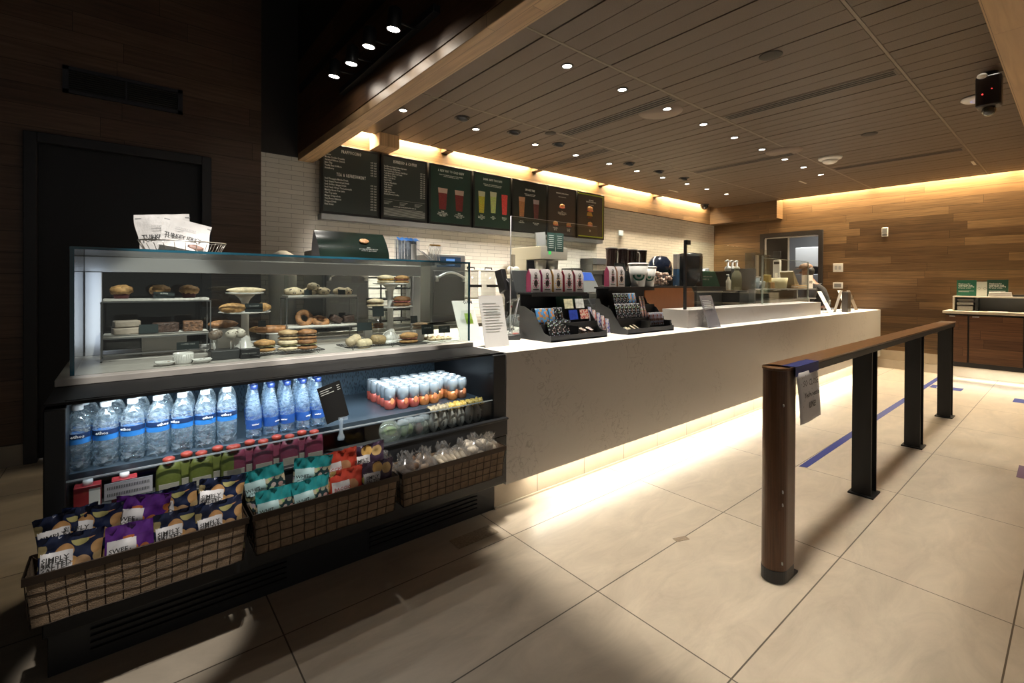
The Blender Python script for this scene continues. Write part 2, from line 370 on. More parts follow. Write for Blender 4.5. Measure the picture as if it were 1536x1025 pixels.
M['floor'] = bricks('beige_travertine_tile', (.51, .435, .34), (.10, .08, .06), 1.163, .604, .006, ax=(0, 1), off=(.478-1.163, .168-.604), stagger=0, rough=.3, var=.03, bump=.3, mottle=(.17, 2.4))
M['plinth'] = bricks('beige_plinth_tile', (.50, .42, .32), (.12, .1, .08), .46, .6, .005, off=(1.64, -.1), stagger=0, rough=.35, mottle=(.08, 3))
M['quartz'] = quartz('grey_white_quartz', (.50, .475, .445), (.26, .24, .22))
M['ceil_wood'] = pbr('ceiling_slat_wood', (.082, .054, .034), .55, 0, .35, 260, .1, 200)
M['darkvoid'] = pbr('dark_plenum', (.012, .011, .010), .9)
M['ceil_black'] = pbr('dark_ceiling_paint', (.022, .018, .016), .6)
M['led'] = pbr('lit_lamp', (1, 1, 1), .5, emit=(1, .93, .8), es=12)
# ================================================================== the setting
XW, YB, ZC = 9.882, 5.10, 3.0
struct('floor', MB().box(-4, 14, -4.5, 6.5, -.06, 0), M['floor'])
struct('wall_back', MB().box(1.012, XW, YB, YB+.15, 0, 3.4), M['brick'])
struct('trim_1', MB().box(1.012, 1.35, YB-.02, YB+.01, 2.66, 4.4), M['ceil_black'])
# left part of the back wall: dark planks with a door opening
w = MB(); YL = 5.08
w.box(-4, -.60, YL, YL+.17, .155, 4.4); w.box(.60, 1.012, YL, YL+.17, .155, 4.4); w.box(-.60, .60, YL, YL+.17, 2.52, 4.4)
struct('wall_left', w, M['wall_wood_left'])
w = MB(); w.box(-4, -.60, YL-.012, YL+.1, 0, .155); w.box(.60, 1.012, YL-.012, YL+.1, 0, .155)
struct('baseboard_left', w, pbr('baseboard_stone', (.30, .26, .21), .4, 0, .08, 10))
# dark door in the left wall
w = MB(); w.box(-.60, -.525, YL-.03, YL+.12, 0, 2.52); w.box(.525, .60, YL-.03, YL+.12, 0, 2.52); w.box(-.525, .525, YL-.03, YL+.12, 2.445, 2.52)
dfr = struct('door_1', w, pbr('dark_door_frame', (.018, .018, .022), .5), .004)
w = MB(); w.box(-.525, .525, YL+.05, YL+.09, .01, 2.445)
w.build('door_leaf', pbr('dark_door_paint', (.008, .008, .011), .55), dfr)
w = MB(); w.tube([(.45, YL+.05, 1.02), (.45, YL-.0, 1.02), (.34, YL-.0, 1.02)], .009, 8); w.build('door_handle', M['blacksteel'], dfr)
# high dark ceiling over the hall
struct('ceiling', MB().box(-4, 1.36, -4.5, 5.3, 4.4, 4.5), M['ceil_black'])
# right wall with planks and the back-room door opening
DY0, DY1, DZ = 3.10, 4.06, 2.33
w = MB(); w.box(XW, XW+.15, -3.2, DY0, .30, 3.4); w.box(XW, XW+.15, DY1, YB+.15, .0, 3.4); w.box(XW, XW+.15, DY0, DY1, DZ, 3.4)
struct('wall_right', w, M['wall_wood'])
w = MB(); w.box(XW-.008, XW+.1, -3.2, DY0, .14, .30); w.mi = 1; w.box(XW-.012, XW+.1, -3.2, DY0, 0, .137)
struct('baseboard_right', w, [pbr('baseboard_tile', (.52, .44, .33), .4, 0, .06, 8), pbr('baseboard_light', (.62, .55, .45), .35, 0, .05, 8)])
w = MB(); f = .075
w.box(XW-.02, XW+.17, DY0-f, DY0, 0, DZ+f); w.box(XW-.02, XW+.17, DY1, DY1+f, 0, DZ+f); w.box(XW-.02, XW+.17, DY0, DY1, DZ, DZ+f)
dr = struct('door_2', w, pbr('brown_door_frame', (.016, .012, .010), .5), .003)
# steel inner frame and half-open sliding leaf with a steel edge
w = MB(); w.box(XW+.03, XW+.05, DY0+.0, DY1, DZ-.03, DZ-.005); w.box(XW+.0, XW+.02, 3.60, 3.625, 0, DZ-.03); w.box(XW+.0, XW+.03, DY1-.045, DY1-.005, .9, DZ-.03)
w.build('steel_edge', M['alu'], dr)
w = MB(); w.box(XW+.02, XW+.05, 3.62, DY1, .0, DZ-.03); w.build('door_leaf', pbr('dark_brown_door', (.010, .008, .007), .6), dr)
# back room seen through the opening
w = MB(); w.box(12.3, 12.4, 2.2, 5.4, 0, 3); w.box(XW+.15, 12.4, 5.3, 5.4, 0, 3); w.box(XW+.15, 12.4, 2.1, 2.2, 0, 3); w.box(XW+.15, 12.4, 2.1, 5.4, 2.9, 3)
struct('wall_backroom', w, pbr('backroom_wall', (.30, .29, .28), .6))
# wooden box soffit on the right wall, plank soffit over the bricks
w = MB(); w.box(9.60, XW, 3.72, YB, 2.667, 3.3); struct('trim_2', w, M['box_wood'])
w = MB(); w.box(1.50, 9.60, 5.045, YB, 2.667, 3.3); struct('trim_3', w, M['soffit_wood'])
w = MB()
for x in COVE_X[1:5]: w.box(x-.05, x+.05, 4.91, 5.045, 2.995, 3.14)  # hidden blocks added in the cove to shade the gaps between LED segments
struct('added_cove_blocks', w, M['soffit_wood'])
# slatted dropped ceiling: slats along Y, with grooves and cross seams
w = MB(); p = .165; x = 2.095-4*p
seams = [-3.2, -.48, .875, 2.235, 3.59, 4.90]
vents = [(3.66, 3, 4), (4.50, 2, 3), (4.46, 4, 5), (6.33, 3, 4), (7.62, 2, 3)]
k = 0
while x < 9.62:
    x1 = min(x+p, 9.63); g = .014 if k % 4 == 0 else .006
    for i in range(5):
        w.box(x+g, x1, seams[i]+.012, seams[i+1]-(0 if i == 4 else .012), ZC, ZC+.02)
    x += p; k += 1
cs = struct('ceiling_slats', w, M['ceil_wood'])
w = MB(); w.box(1.48, 9.63, -3.2, 4.90, ZC+.018, ZC+.06); struct('ceiling_backing', w, M['darkvoid'])
w = MB(); w.box(1.49, 9.9, 4.90, 5.045, 3.14, 3.2); w.box(9.63, 9.9, -3.2, 4.9, 3.14, 3.2)
struct('trim_5', w, pbr('cove_lining', (.5, .4, .28), .6))
w = MB()
for y in seams[1:5]: w.box(1.5, 9.63, y-.009, y+.009, ZC-.001, ZC+.019)
struct('trim_6', w, pbr('ceiling_seam_rail', (.15, .115, .08), .5))
# big beam on the left edge of the dropped ceiling and bulkhead on the aisle side
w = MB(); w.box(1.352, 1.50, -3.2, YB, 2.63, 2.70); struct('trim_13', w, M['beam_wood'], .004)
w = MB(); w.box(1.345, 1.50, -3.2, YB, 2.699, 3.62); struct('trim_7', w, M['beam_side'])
w = MB(); w.box(1.345, 1.36, -3.2, YB, 3.62, 4.4); struct('trim_8', w, M['ceil_black'])
w = MB(); w.box(1.50, XW, -.85, .298, 2.63, 2.70); w.box(1.5, XW, .2, .298, 2.70, 3.0); struct('trim_9', w, planks('wood_bulkhead', [(.42, .26, .13), (.48, .30, .15), (.45, .28, .14)], (0, 1), .29, 1.9, gap=.002, grain=.15))
# wood block hanging at the cove
w = MB(); w.box(2.09, 2.32, 4.78, 5.045, 2.86, 3.03); struct('trim_10', w, M['beam_wood'], .003)
# light valance under the menu boards
w = MB(); w.box(1.55, 6.0, 4.97, YB, 2.045, 2.10); struct('trim_11', w, M['grey'])
# hall walls behind and left of the camera close the place off in the dark
struct('wall_hall', MB().box(-4.1, -4, -4.5, 5.3, 0, 4.5), M['ceil_black'])
# ================================================================== refrigerated grab-and-go case
FX0, FX1, FY, FB = -.212, 1.735, 2.164, 3.02
t = thing('refrigerated_display_case', 'long black open-front refrigerated case full of drinks under the pastry case', 'display case', (.76, 2.6, 0))
o = -t.location
def mb(): return MB(o)
for x0, x1 in ((FX0, FX0+.055), (FX1-.09, FX1)):
    w = mb(); w.prism([(FY, .21), (FB, .21), (FB, .972), (2.30, .972), (FY, .958 if x0 < 0 else .966)], 'x', x0, x1)
    w.build('side_panel', M['black'], t, .004)
w = mb(); w.box(FX0, FX1-.002, 2.18, FB, .968, .976); w.prism([(2.20, .968), (2.20, .978), (FB, .976), (FB, .968)], 'x', FX0+.05, FX1-.09)
w.build('top_deck', pbr('matt_black_deck', (.010, .010, .011), .55, spec=.2), t)
w = mb(); w.box(FX0+.055, FX1-.09, 2.84, 2.86, .3, .967); w.build('back_panel', spots('perforated_steel', (.055, .085, .11), (.02, .03, .04), 55, .25, .35, metal=.3, stretch=(2.4, 1, .55)), t)
w = mb(); w.box(FX0+.055, FX1-.09, 2.275, 2.84, .686, .700); w.box(FX0+.055, FX1-.09, 2.268, 2.276, .668, .702)
w.build('shelf', pbr('shelf_dark_blue_steel', (.05, .07, .09), .3, .4), t, .001)
w = mb(); w.box(FX0+.055, FX1-.09, 2.135, 2.84, .555, .572); w.build('well_floor', M['darkgrey'], t)
w = mb(); w.box(FX0+.0, FX1-.012, 2.130, 2.165, .50, .600); w.box(FX0, FX1-.012, 2.118, 2.140, .592, .604)
w.build('front_lip', M['black'], t, .003)
w = mb(); w.box(FX0+.0, FX1-.008, 2.142, 2.168, .215, .494); w.build('front_panel', M['blackgloss'], t, .003)
w = mb(); w.box(FX0+.055, FX1-.09, 2.172, 2.177, .600, .708); gd = w.build('clear_guard', M['acrylic'], t)
w = mb(); w.box(FX0+.055, FX1-.09, 2.171, 2.178, .704, .709); w.build('guard_edge', glass('acrylic_edge', (.8, .86, .88), body=.45, bcol=(.8, .85, .88)), gd)
w = mb(); w.box(FX0+.055, FX1-.09, 2.195, 2.207, .962, .970); w.box(FX0+.055, FX1-.09, 2.26, 2.42, .963, .968); w.build('canopy', M['black'], t)
w = mb(); w.box(FX0+.10, FX1-.14, 2.215, 2.228, .963, .967); w.build('light_strip', pbr('cold_led', (1, 1, 1), .5, emit=(.75, .9, 1), es=4), t)
w = mb(); w.box(FX0, FX1+.005, 2.28, FB, 0, .2); w.box(FX0+.0, FX1, 2.19, FB, .195, .22); kb = w.build('kick_base', M['black'], t, .002)
for x0 in (.95, -.1):
    w = mb()
    for j in range(5): w.box(x0, x0+.66, 2.268, 2.281, .04+j*.024, .052+j*.024)
    w.build('air_grille', M['blacksteel'], t)
# ---- water bottles (bell-shouldered)
BWATER = glass('bottle_clear_water', (.88, .94, .97), rough=.08, fr=1.8, body=.2, bcol=(.82, .91, .95), mott=20)
CAPW = pbr('white_bottle_cap', (.85, .88, .9), .35); BLUE = pbr('blue_label', (.03, .20, .55), .4); NAVY = pbr('navy_label', (.012, .03, .09), .4)
CAPN = pbr('navy_bottle_cap', (.012, .03, .12), .35)
def bell_bottle():
    b = thing('water_bottle', 'x', 'bottle', (0, 0, 0), 0, 'clear bell-shouldered water bottles')
    r = .0375
    MB().lathe([(r*.8, 0), (r, .008), (r, .02), (r*.94, .03), (r, .04), (r, .155), (r*.97, .176), (r*.88, .197), (r*.70, .215), (r*.50, .228), (.017, .234), (.0145, .236), (.0145, .243)], n=16).build('bottle_body', BWATER, b)
    MB().lathe([(.0165, .238), (.0172, .24), (.0172, .256), (.015, .258)], n=14).build('cap', CAPW, b)
    lb = MB().lathe([(r+.0006, .108), (r+.0006, .142)], n=16, cap=False); lb.m = [0]*len(lb.f)
    l = lb.build('label', BLUE, b)
    m = MB().lathe([(r+.0012, .130), (r+.0012, .150)], n=16, cap=False)
    m.build('label_band', NAVY, l)
    return b
bb = bell_bottle(); bb.scale = (1, 1, .91)
lt = text('ethos', .017, M['whiteink'], bb, (-.017, -.0395, .134), name='lettering', bold=.0004)
snap = snapshot(bb)
xs = [-.138+.0785*i for i in range(7)]
for r, y in enumerate((2.325, 2.405, 2.485)):
    for i, x in enumerate(xs):
        row = ('front', 'middle', 'back')[r]
        lab = f'clear water bottle with blue label and white cap, {row} row, {ORD[i]} from the left'
        xx = x+.012*r
        if r == 0 and i == 0: bb.location = (xx, y, .700); bb['label'] = lab; continue
        dup(snap, (xx, y, .700), random.uniform(-.9, .9), lab)
def slim_bottle():
    b = thing('slim_water_bottle', 'x', 'bottle', (0, 0, 0), 0, 'slim blue-tinted water bottles')
    r = .031
    MB().lathe([(r*.75, 0), (r, .007), (r, .022), (r*.93, .03), (r, .038), (r, .10), (r*.9, .13), (r*.66, .17), (.0155, .205), (.0125, .212), (.0125, .222)], n=16).build('bottle_body', glass('bottle_blue_water', (.82, .90, .96), rough=.08, fr=1.8, body=.2, bcol=(.68, .82, .95), mott=20), b)
    MB().lathe([(.0148, .214), (.0155, .216), (.0155, .232), (.013, .234)], n=14).build('cap', CAPN, b)
    MB().lathe([(r+.0006, .045), (r+.0006, .085)], n=16, cap=False).build('label', pbr('deep_blue_label', (.02, .08, .30), .4), b)
    return b
sb = slim_bottle(); text('water', .012, M['whiteink'], sb, (-.014, -.0325, .062), bold=.0003)
snap = snapshot(sb); sxs = [.435+.068*i for i in range(5)]
for r, y in enumerate((2.315, 2.385, 2.455, 2.525)):
    for i, x in enumerate(sxs):
        row = ('front', 'second', 'third', 'back')[r]
        lab = f'slim blue water bottle with navy cap, {row} row, {ORD[i]} from the left'
        if r == 0 and i == 0: sb.location = (x, y, .700); sb['label'] = lab; continue
        dup(snap, (x+.01*r, y, .700), random.uniform(-.7, .7), lab)
# ---- drink cans
def can(name, low, lab):
    b = thing(name, lab, 'can', (0, 0, 0))
    r = .0305
    MB().lathe([(r*.8, 0), (r*.86, .003), (r, .012), (r, .052)], n=16).build('can_body', low, b)
    MB().lathe([(r, .052), (r, .106), (r*.9, .115), (r*.88, .119), (r*.83, .119), (r*.8, .114)], n=16).build('can_top', pbr('can_silver', (.50, .54, .56), .28, .55), b)
    MB().box(-.006, .006, -.012, .004, .1145, .1160).build('pull_tab', M['alu'], b)
    MB().ell((0, -r, .045), (.013, .0012, .018), 10, 6).build('fruit_print', pbr('orange_print', (.75, .25, .10), .4), b)
    return b
kinds = [('red', pbr('coral_can', (.42, .085, .06), .3, .3)), ('orange', pbr('orange_can', (.50, .17, .045), .3, .3)), ('bronze', pbr('bronze_can', (.22, .09, .045), .3, .4))]
cans = {}
for r in range(5):
    for i in range(10):
        y = 2.36+r*.066+(.03 if i == 0 else 0); x = 1.108+i*.0635+r*.006-(.012 if r > 2 else 0)
        if i > 8 or x > 1.61: continue
        k = 0 if i < 3 else (1 if i < 7 else 2)
        if r == 0 and i == 5: continue
        nm, mt = kinds[k]; row = ('front', 'second', 'third', 'fourth', 'back')[r]
        lab = f'silver and {nm} drink can, {row} row, {ORD[i]} can from the left'
        if nm not in cans:
            c = can('drink_can', mt, lab); c['group'] = 'drink cans in the refrigerated case'; cans[nm] = snapshot(c); c.location = (x, y, .700); continue
        dup(cans[nm], (x, y, .700), random.uniform(-.6, .6), lab)
# ---- fruit pouches with red caps, milk cartons, price rail, sign, salad cups, snack tray
def pouch(col, lab):
    b = thing('fruit_pouch', lab, 'pouch', (0, 0, 0), 0, 'squeeze pouches with red caps')
    def fn(u, v):
        x = (u-.5)*.082*(1-.12*v**3); z = v*.118; t = .018*math.sin(PI*u)*(1-v)**.6
        return Vector((x, -t, z))
    w = MB().grid(fn, 8, 6); w.grid(lambda u, v: fn(u, v)*1.0+Vector((0, 2*.018*math.sin(PI*u)*(1-v)**.6, 0)), 8, 6)
    w.build('pouch_body', col, b)
    MB().box(-.031, .031, -.0205, -.018, .012, .048).build('label_panel', pbr('cream_label', (.30, .28, .24), .5), b)
    w = MB(); w.lathe([(.008, .112), (.008, .122), (.019, .124), (.02, .138), (.014, .142)], n=12); w.build('cap', pbr('red_cap', (.36, .055, .035), .4), b)
    return b
pg = pouch(pbr('olive_green_pouch', (.10, .12, .025), .4), 'x'); sg = snapshot(pg)
pm = pouch(pbr('magenta_pouch', (.16, .03, .06), .4), 'x'); sm_ = snapshot(pm)
for base, sn, x0, n, nm in ((pg, sg, .125, 5, 'olive green'), (pm, sm_, .385, 7, 'dark magenta')):
    for i in range(n):
        lab = f'{nm} squeeze pouch with red cap, {ORD[i]} from the left'
        P_ = (x0+i*.052+(i % 2)*.006-.04*(nm[0] == 'd'), 2.205+(i % 2)*.026, .575)
        if i == 0: base.location = P_; base['label'] = lab
        else: dup(sn, P_, 0, lab)
for i in range(2):
    x = -.105+i*.10
    c = thing('milk_carton', f'small red and white milk carton, {"left" if i == 0 else "right"} one of the pair', 'carton', (x, 2.225, .573), 0, 'red milk cartons')
    MB().box(-.036, .036, -.025, .025, 0, .095).build('carton_body', pbr('red_carton', (.34, .03, .035), .4), c, .002)
    MB().box(.004, .034, -.0258, -.0252, .005, .085).build('white_panel', M['paper'], c)
    MB().lathe([(.014, .095), (.014, .112)], n=12).build('cap', CAPW, c)
    if i == 1: text('HORIZON', .014, M['whiteink'], c, (-.034, -.0262, .070), bold=.0003)
c = thing('price_label_rail', 'clear framed barcode label behind the guard next to the red cartons', 'label', (.0, 2.185, .61))
MB().box(-.06, .075, -.002, .002, 0, .058).build('label_sheet', pbr('lilac_paper', (.42, .40, .44), .5), c)
w = MB()
for k in range(26):
    for j in range(2): w.box(-.052+k*.0046, -.052+k*.0046+.0022, -.0032, -.0022, .012+j*.024, .022+j*.024)
w.build('barcode', M['ink'], c)
w = MB(); w.tube([(-.063, -.003, -.002), (.078, -.003, -.002), (.078, -.003, .06), (-.063, -.003, .06)], .0014, 6, closed=True); w.build('frame', M['acrylic'], c)
c = thing('menu_card_on_clip', 'black tilted menu card on a clear clip at the case guard', 'sign', (.767, 2.172, .66), 0)
RM = Matrix.Rotation(math.radians(-15), 4, 'Y')
w = MB(); w.box(-.052, .052, -.0015, .0015, .098, .272, M=Matrix.Translation((.012, 0, 0)) @ RM); w.build('card', pbr('matt_black_card', (.012, .012, .012), .7, spec=.2), c)
w = MB()
for k, (a, b_) in enumerate(((-.045, .01), (-.045, -.005), (-.045, .015))): w.box(a, b_, -.003, -.002, .252-k*.010, .255-k*.010, M=Matrix.Translation((.012, 0, 0)) @ RM); w.box(.032, .045, -.003, -.002, .252-k*.010, .255-k*.010, M=Matrix.Translation((.012, 0, 0)) @ RM)
w.build('lettering', M['greyink'], c)
w = MB(); w.lathe([(.016, 0), (.016, .012), (.009, .03), (.008, .06), (.011, .075), (.006, .1)], n=10); w.box(-.014, .03, -.004, .004, .088, .104); w.build('clip', glass('clear_clip', (.85, .93, 1), body=.3), c)
# salad bowl and lidded cups
c = thing('salad_bowl', 'round clear salad bowl with green contents behind the guard', 'bowl', (1.03, 2.23, .572))
RX = Matrix.Rotation(math.radians(62), 4, 'X') @ Matrix.Translation((0, 0, -.02))
MB(( 0, 0, .055)).lathe([(.032, 0), (.05, .02), (.056, .035)], n=18, M=RX).build('bowl', glass('clear_bowl', (.8, .88, .78), body=.3, bcol=(.5, .55, .4)), c)
MB((0, 0, .055)).lathe([(.060, .035), (.060, .04), (.03, .043), (.026, .046)], n=18, M=RX).build('lid', glass('clear_lid', (.9, .93, .92), body=.12, bcol=(.8, .82, .8)), c)
MB((0, 0, .055)).ell((0, 0, 0), (.04, .025, .03), amp=.3, freq=20).build('salad', pbr('leaf_green', (.10, .14, .05), .5, 0, .5, 60), c)
for i in range(4):
    x = 1.105+i*.045; cc = thing('parfait_cup', f'clear lidded snack cup behind the guard, {ORD[i]} from the left', 'cup', (x, 2.225+.02*(i % 2), .572), .2*i, 'clear snack cups')
    MB().lathe([(.022, 0), (.030, .085)], n=14).build('cup', glass('clear_cup', (.86, .9, .88), body=.25, bcol=(.7, .75, .7)), cc)
    MB().lathe([(.032, .085), (.032, .09), (.026, .104), (.012, .106)], n=14).build('lid', glass('clear_lid2', (.9, .93, .92), body=.4, bcol=(.78, .82, .84)), cc)
    MB().ell((0, 0, .045), (.022, .022, .03), 10, 6, .25, 20, i).build('fill', pbr(('greens', 'grapes', 'berries', 'cream')[i]+'_fill', ((.10, .16, .06), (.22, .28, .1), (.16, .05, .06), (.45, .42, .36))[i], .5, 0, .4, 70), cc)
tr = thing('clear_snack_tray', 'clear tray full of small paper snack bags at the right end of the case', 'tray', (1.44, 2.235, .573))
w = MB(); w.box(-.195, .195, -.045, .045, 0, .004); 
for y in (-.045, .043): w.prism([(-.19, 0), (.195, 0), (.20, .14), (-.225, .14)], 'y', y, y+.002)
w.build('tray', M['acrylic'], tr)
for i in range(6):
    x = 1.29+i*.057; c = thing('snack_bag', f'white snack bag with crinkled top in the clear tray, {ORD[i]} from left', 'bag', (x, 2.235, .578), 0, 'white snack bags in the clear tray', rot=(.08, random.uniform(-.08, .08), random.uniform(-.15, .15)))
    MB().ell((0, 0, .055), (.028, .028, .056), 12, 8, .15, 10, i).build('bag_body', pbr('white_bag_print', (.62, .58, .54), .5, 0, .12, 30), c)
    w = MB(); w.grid(lambda u, v: Vector(((u-.5)*.062, .012*math.sin(u*14+i)+(-.03+v*.06), .118+.022*math.sin(v*PI)+.006*math.sin(u*23+v*9))), 12, 5)
    w.build('crinkled_top', pbr('yellow_print' if i > 1 else 'kraft_yellow', (.62, .42, .08) if i > 1 else (.42, .34, .2), .35, 0, .5, 45), c, solid=.001)
    text('MINI', .014, M['ink'], c, (-.004, -.0292, .030), rot=(PI/2, -PI/2, 0), bold=.0003)
# ================================================================== wire baskets on the case front
WIRE = pbr('dark_bronze_wire', (.05, .035, .025), .4, .6)
LINER = pbr('burlap_liner', (.27, .19, .12), .9, 0, .2, 40, .6, 300)
BK = [(-.235, .350), (.370, .958), (.980, 1.585)]
BN = ['left', 'middle', 'right']
def basket(i):
    x0, x1 = BK[i]; L_ = x1-x0; y0, y1, z0, z1 = 1.975, 2.128, .345, .505
    c = thing('wire_basket', f'dark wire grid basket with burlap liner, {BN[i]} of the three on the case', 'basket', (x0, y0, z0), 0, 'wire baskets under the case')
    D = y1-y0; H = z1-z0; q = .012
    w = MB()
    def P3(x, y, z):
        k = z/H; return (q*(1-k)+x*(1-2*q*(1-k)/L_), y+q*(1-k)*(1-y/D), z)
    n = 13
    for k in range(n+1):
        x = L_*k/n; w.tube([P3(x, 0, z*H/4)+Vector((0, random.uniform(-.0015, .0015), 0)) if 0 else Vector(P3(x, 0, z*H/4))+Vector((random.uniform(-.0018, .0018), 0, 0)) for z in range(5)], .0016, 5)
        w.tube([P3(x, 0, 0), P3(x, D, 0)], .0016, 4); w.tube([P3(x, D, 0), P3(x, D, H)], .0016, 4)
    for k in range(5):
        z = H*k/4.6
        w.tube([Vector(P3(L_*a/13, 0, z))+Vector((0, -.001, random.uniform(-.0016, .0016))) for a in range(14)], .0016, 5)
        for x in (0, L_): w.tube([P3(x, 0, z), P3(x, D, z)], .0016, 4)
    for k in range(1, 4):
        for x in (0, L_): w.tube([P3(x, D*k/4, 0), P3(x, D*k/4, H)], .0016, 4)
    w.build('wire_grid', WIRE, c)
    w = MB(); w.box(-.004, L_+.004, -.004, .001, H-.022, H+.003); w.box(-.004, 0, 0, D, H-.022, H+.003); w.box(L_, L_+.004, 0, D, H-.022, H+.003); w.box(0, L_, D-.001, D+.002, H-.022, H+.003)
    w.build('rim_band', WIRE, c, .001)
    w = MB(); a = .006
    for f in ([(0, 0), (L_, 0)], [(L_, 0), (L_, D)], [(L_, D), (0, D)], [(0, D), (0, 0)]):
        (xa, ya), (xb, yb) = f
        def fn(u, v, xa=xa, ya=ya, xb=xb, yb=yb):
            x = xa+(xb-xa)*u; y = ya+(yb-ya)*u; p = Vector(P3(x, y, v*(H+.002)))
            p += (Vector((L_/2, D/2, p.z))-p).normalized()*(.004+.003*noise.noise(Vector((x*20, y*20, v*3+i)))); return p
        w.grid(fn, 24, 5)
    w.quad(P3(a, a, .004), P3(L_-a, a, .004), P3(L_-a, D-a, .004), P3(a, D-a, .004))
    w.build('liner', LINER, c)
for i in range(3): basket(i)
# ---- chip bags
def chip_bag(name, cat, lab, mat, panel, word, wcol, group):
    b = thing(name, lab, cat, (0, 0, 0), 0, group)
    Wd, Hh, T = .155, .205, .036
    def env(u, v):
        s = math.sin(PI*min(1, max(0, u)))**.55*math.sin(PI*min(1, max(0, (v-.06)/.88)))**.5 if .06 < v < .94 else 0
        return T*s
    def fn(sgn):
        def g(u, v):
            e = env(u, v); x = (u-.5)*Wd*(1-.06*math.sin(PI*v)); z = v*Hh
            wr = (.004+.010*v)*noise.noise(Vector((u*6, v*7, sgn*3+len(word))))+(.0035*math.sin(u*40) if v > .93 else 0)
            return Vector((x, sgn*e*.5+wr*(1 if e > 0 else 1)-(.012*max(0, v-.8)/.2), z))
        return g
    w = MB().grid(fn(-1), 18, 16); w.grid(fn(1), 18, 16); w.build('bag_body', mat, b)
    def pf(u, v):
        u2 = .03+u*.5; v2 = .50+v*.27
        p = fn(-1)(u2, v2); p.y -= .0012; return p
    MB().grid(pf, 8, 6).build('label_panel', panel, b)
    tz = Hh*.46
    l1 = text(word, .020, wcol, b, (-Wd*.43, -T*.5-.0045, tz+.040-(.012 if '\n' not in word else 0)), rot=(PI/2-.03, 0, 0), bold=.0003, line=.85)
    l1.data.materials[0] = wcol
    return b
NV = (.010, .016, .045); CHIP = (.50, .36, .16)
PP = pbr('label_white', (.62, .61, .62), .45)
bags = {
 'navy': snapshot(chip_bag('chip_bag', 'bag', 'x', spots('navy_chip_bag', NV, CHIP, 21, .46, .3, top=(.182, NV)), PP, 'SIMPLY\nSALTED', M['ink'], 'potato chip bags in the wire baskets')),
 'purple': snapshot(chip_bag('chip_bag', 'bag', 'x', spots('purple_chip_bag', (.10, .025, .20), (.50, .20, .07), 20, .30, .25, top=(.165, (.12, .03, .25))), PP, 'SWEET', M['ink'], 'potato chip bags in the wire baskets')),
 'teal': snapshot(chip_bag('popcorn_bag', 'bag', 'x', spots('teal_popcorn_bag', (.02, .045, .05), (.50, .46, .32), 52, .46, .3, top=(.155, (.02, .26, .28))), pbr('teal_panel', (.38, .55, .56), .45), 'WHITE', M['ink'], 'popcorn bags in the middle basket')),
 'red': snapshot(chip_bag('chip_bag', 'bag', 'x', spots('red_chip_bag', (.42, .045, .025), (.60, .30, .10), 9, .25, .3), PP, 'BACCIO', pbr('red_ink', (.4, .03, .03), .5), 'red snack bags in the middle basket')),
 'cream': snapshot(chip_bag('chip_bag', 'bag', 'x', spots('plum_chip_bag', (.05, .03, .06), (.62, .48, .16), 14, .34, .3), PP, 'SIMPLY\nSALTED', M['ink'], 'dark snack bags in the middle basket'))}
used = set()
def put_bag(kind, x, y, z, lean, roll, yaw, lab, sc=1):
    sn = bags[kind]; R_ = (lean, roll, yaw)
    if kind not in used:
        used.add(kind); sn[0].location = (x, y, z); sn[0].rotation_euler = R_; sn[0]['label'] = lab; sn[0].scale = (sc,)*3; return
    dup(sn, (x, y, z), 0, lab, rot=R_, scale=sc)
Bt = [('navy', -.142, 2.002, 0.388, -0.12, .06, .06, 'navy potato chip bag in front at the left end of the left basket'),
 ('navy', -.135, 2.082, 0.447, 0.06, -.08, .12, 'navy chip bag lying behind the front one at the left end'),
 ('navy', -.10, 2.082, 0.447, 0.06, .10, -.1, 'navy chip bag standing at the back left corner of the left basket'),
 ('purple', .010, 2.002, 0.374, -0.12, .08, .15, 'purple sweet potato chip bag in front, left basket'),
 ('purple', .03, 2.082, 0.447, 0.06, .12, -.2, 'purple chip bag behind the front purple one'),
 ('navy', .145, 2.002, 0.378, -0.12, .02, .1, 'navy chip bag with white label, front row right of the purple bags'),
 ('navy', .14, 2.082, 0.447, 0.06, -.08, -.1, 'navy chip bag behind, right of the purple bags'),
 ('navy', .272, 2.002, 0.374, -0.12, -.03, .12, 'navy chip bag in front at the right end of the left basket'),
 ('navy', .265, 2.082, 0.447, 0.06, .1, 0, 'navy chip bag behind at the right end of the left basket'),
 ('teal', .455, 2.002, 0.371, -0.12, .03, .1, 'teal popcorn bag in front at the left end of the middle basket'),
 ('teal', .45, 2.082, 0.447, 0.06, -.15, -.2, 'teal popcorn bag behind at the left end of the middle basket'),
 ('teal', .595, 2.002, 0.374, -0.12, -.03, .12, 'teal popcorn bag with white label, second in the front row'),
 ('teal', .60, 2.082, 0.447, 0.06, .08, -.1, 'teal popcorn bag lying behind the second one'),
 ('red', .738, 2.002, 0.378, -0.12, .02, .1, 'red snack bag in front, middle basket'),
 ('red', .745, 2.082, 0.447, 0.06, -.12, -.15, 'red snack bag behind the front red one'),
 ('cream', .872, 2.002, 0.378, -0.12, .05, .1, 'dark bag of golden chips in front at the right end of the middle basket'),
 ('cream', .87, 2.082, 0.447, 0.06, -.1, -.1, 'dark bag of chips behind at the right end of the middle basket')]
for b_ in Bt: put_bag(*b_)
CEL = glass('cellophane', (.9, .9, .9), rough=.12, fr=2.1, body=.2, bcol=(.85, .84, .82))
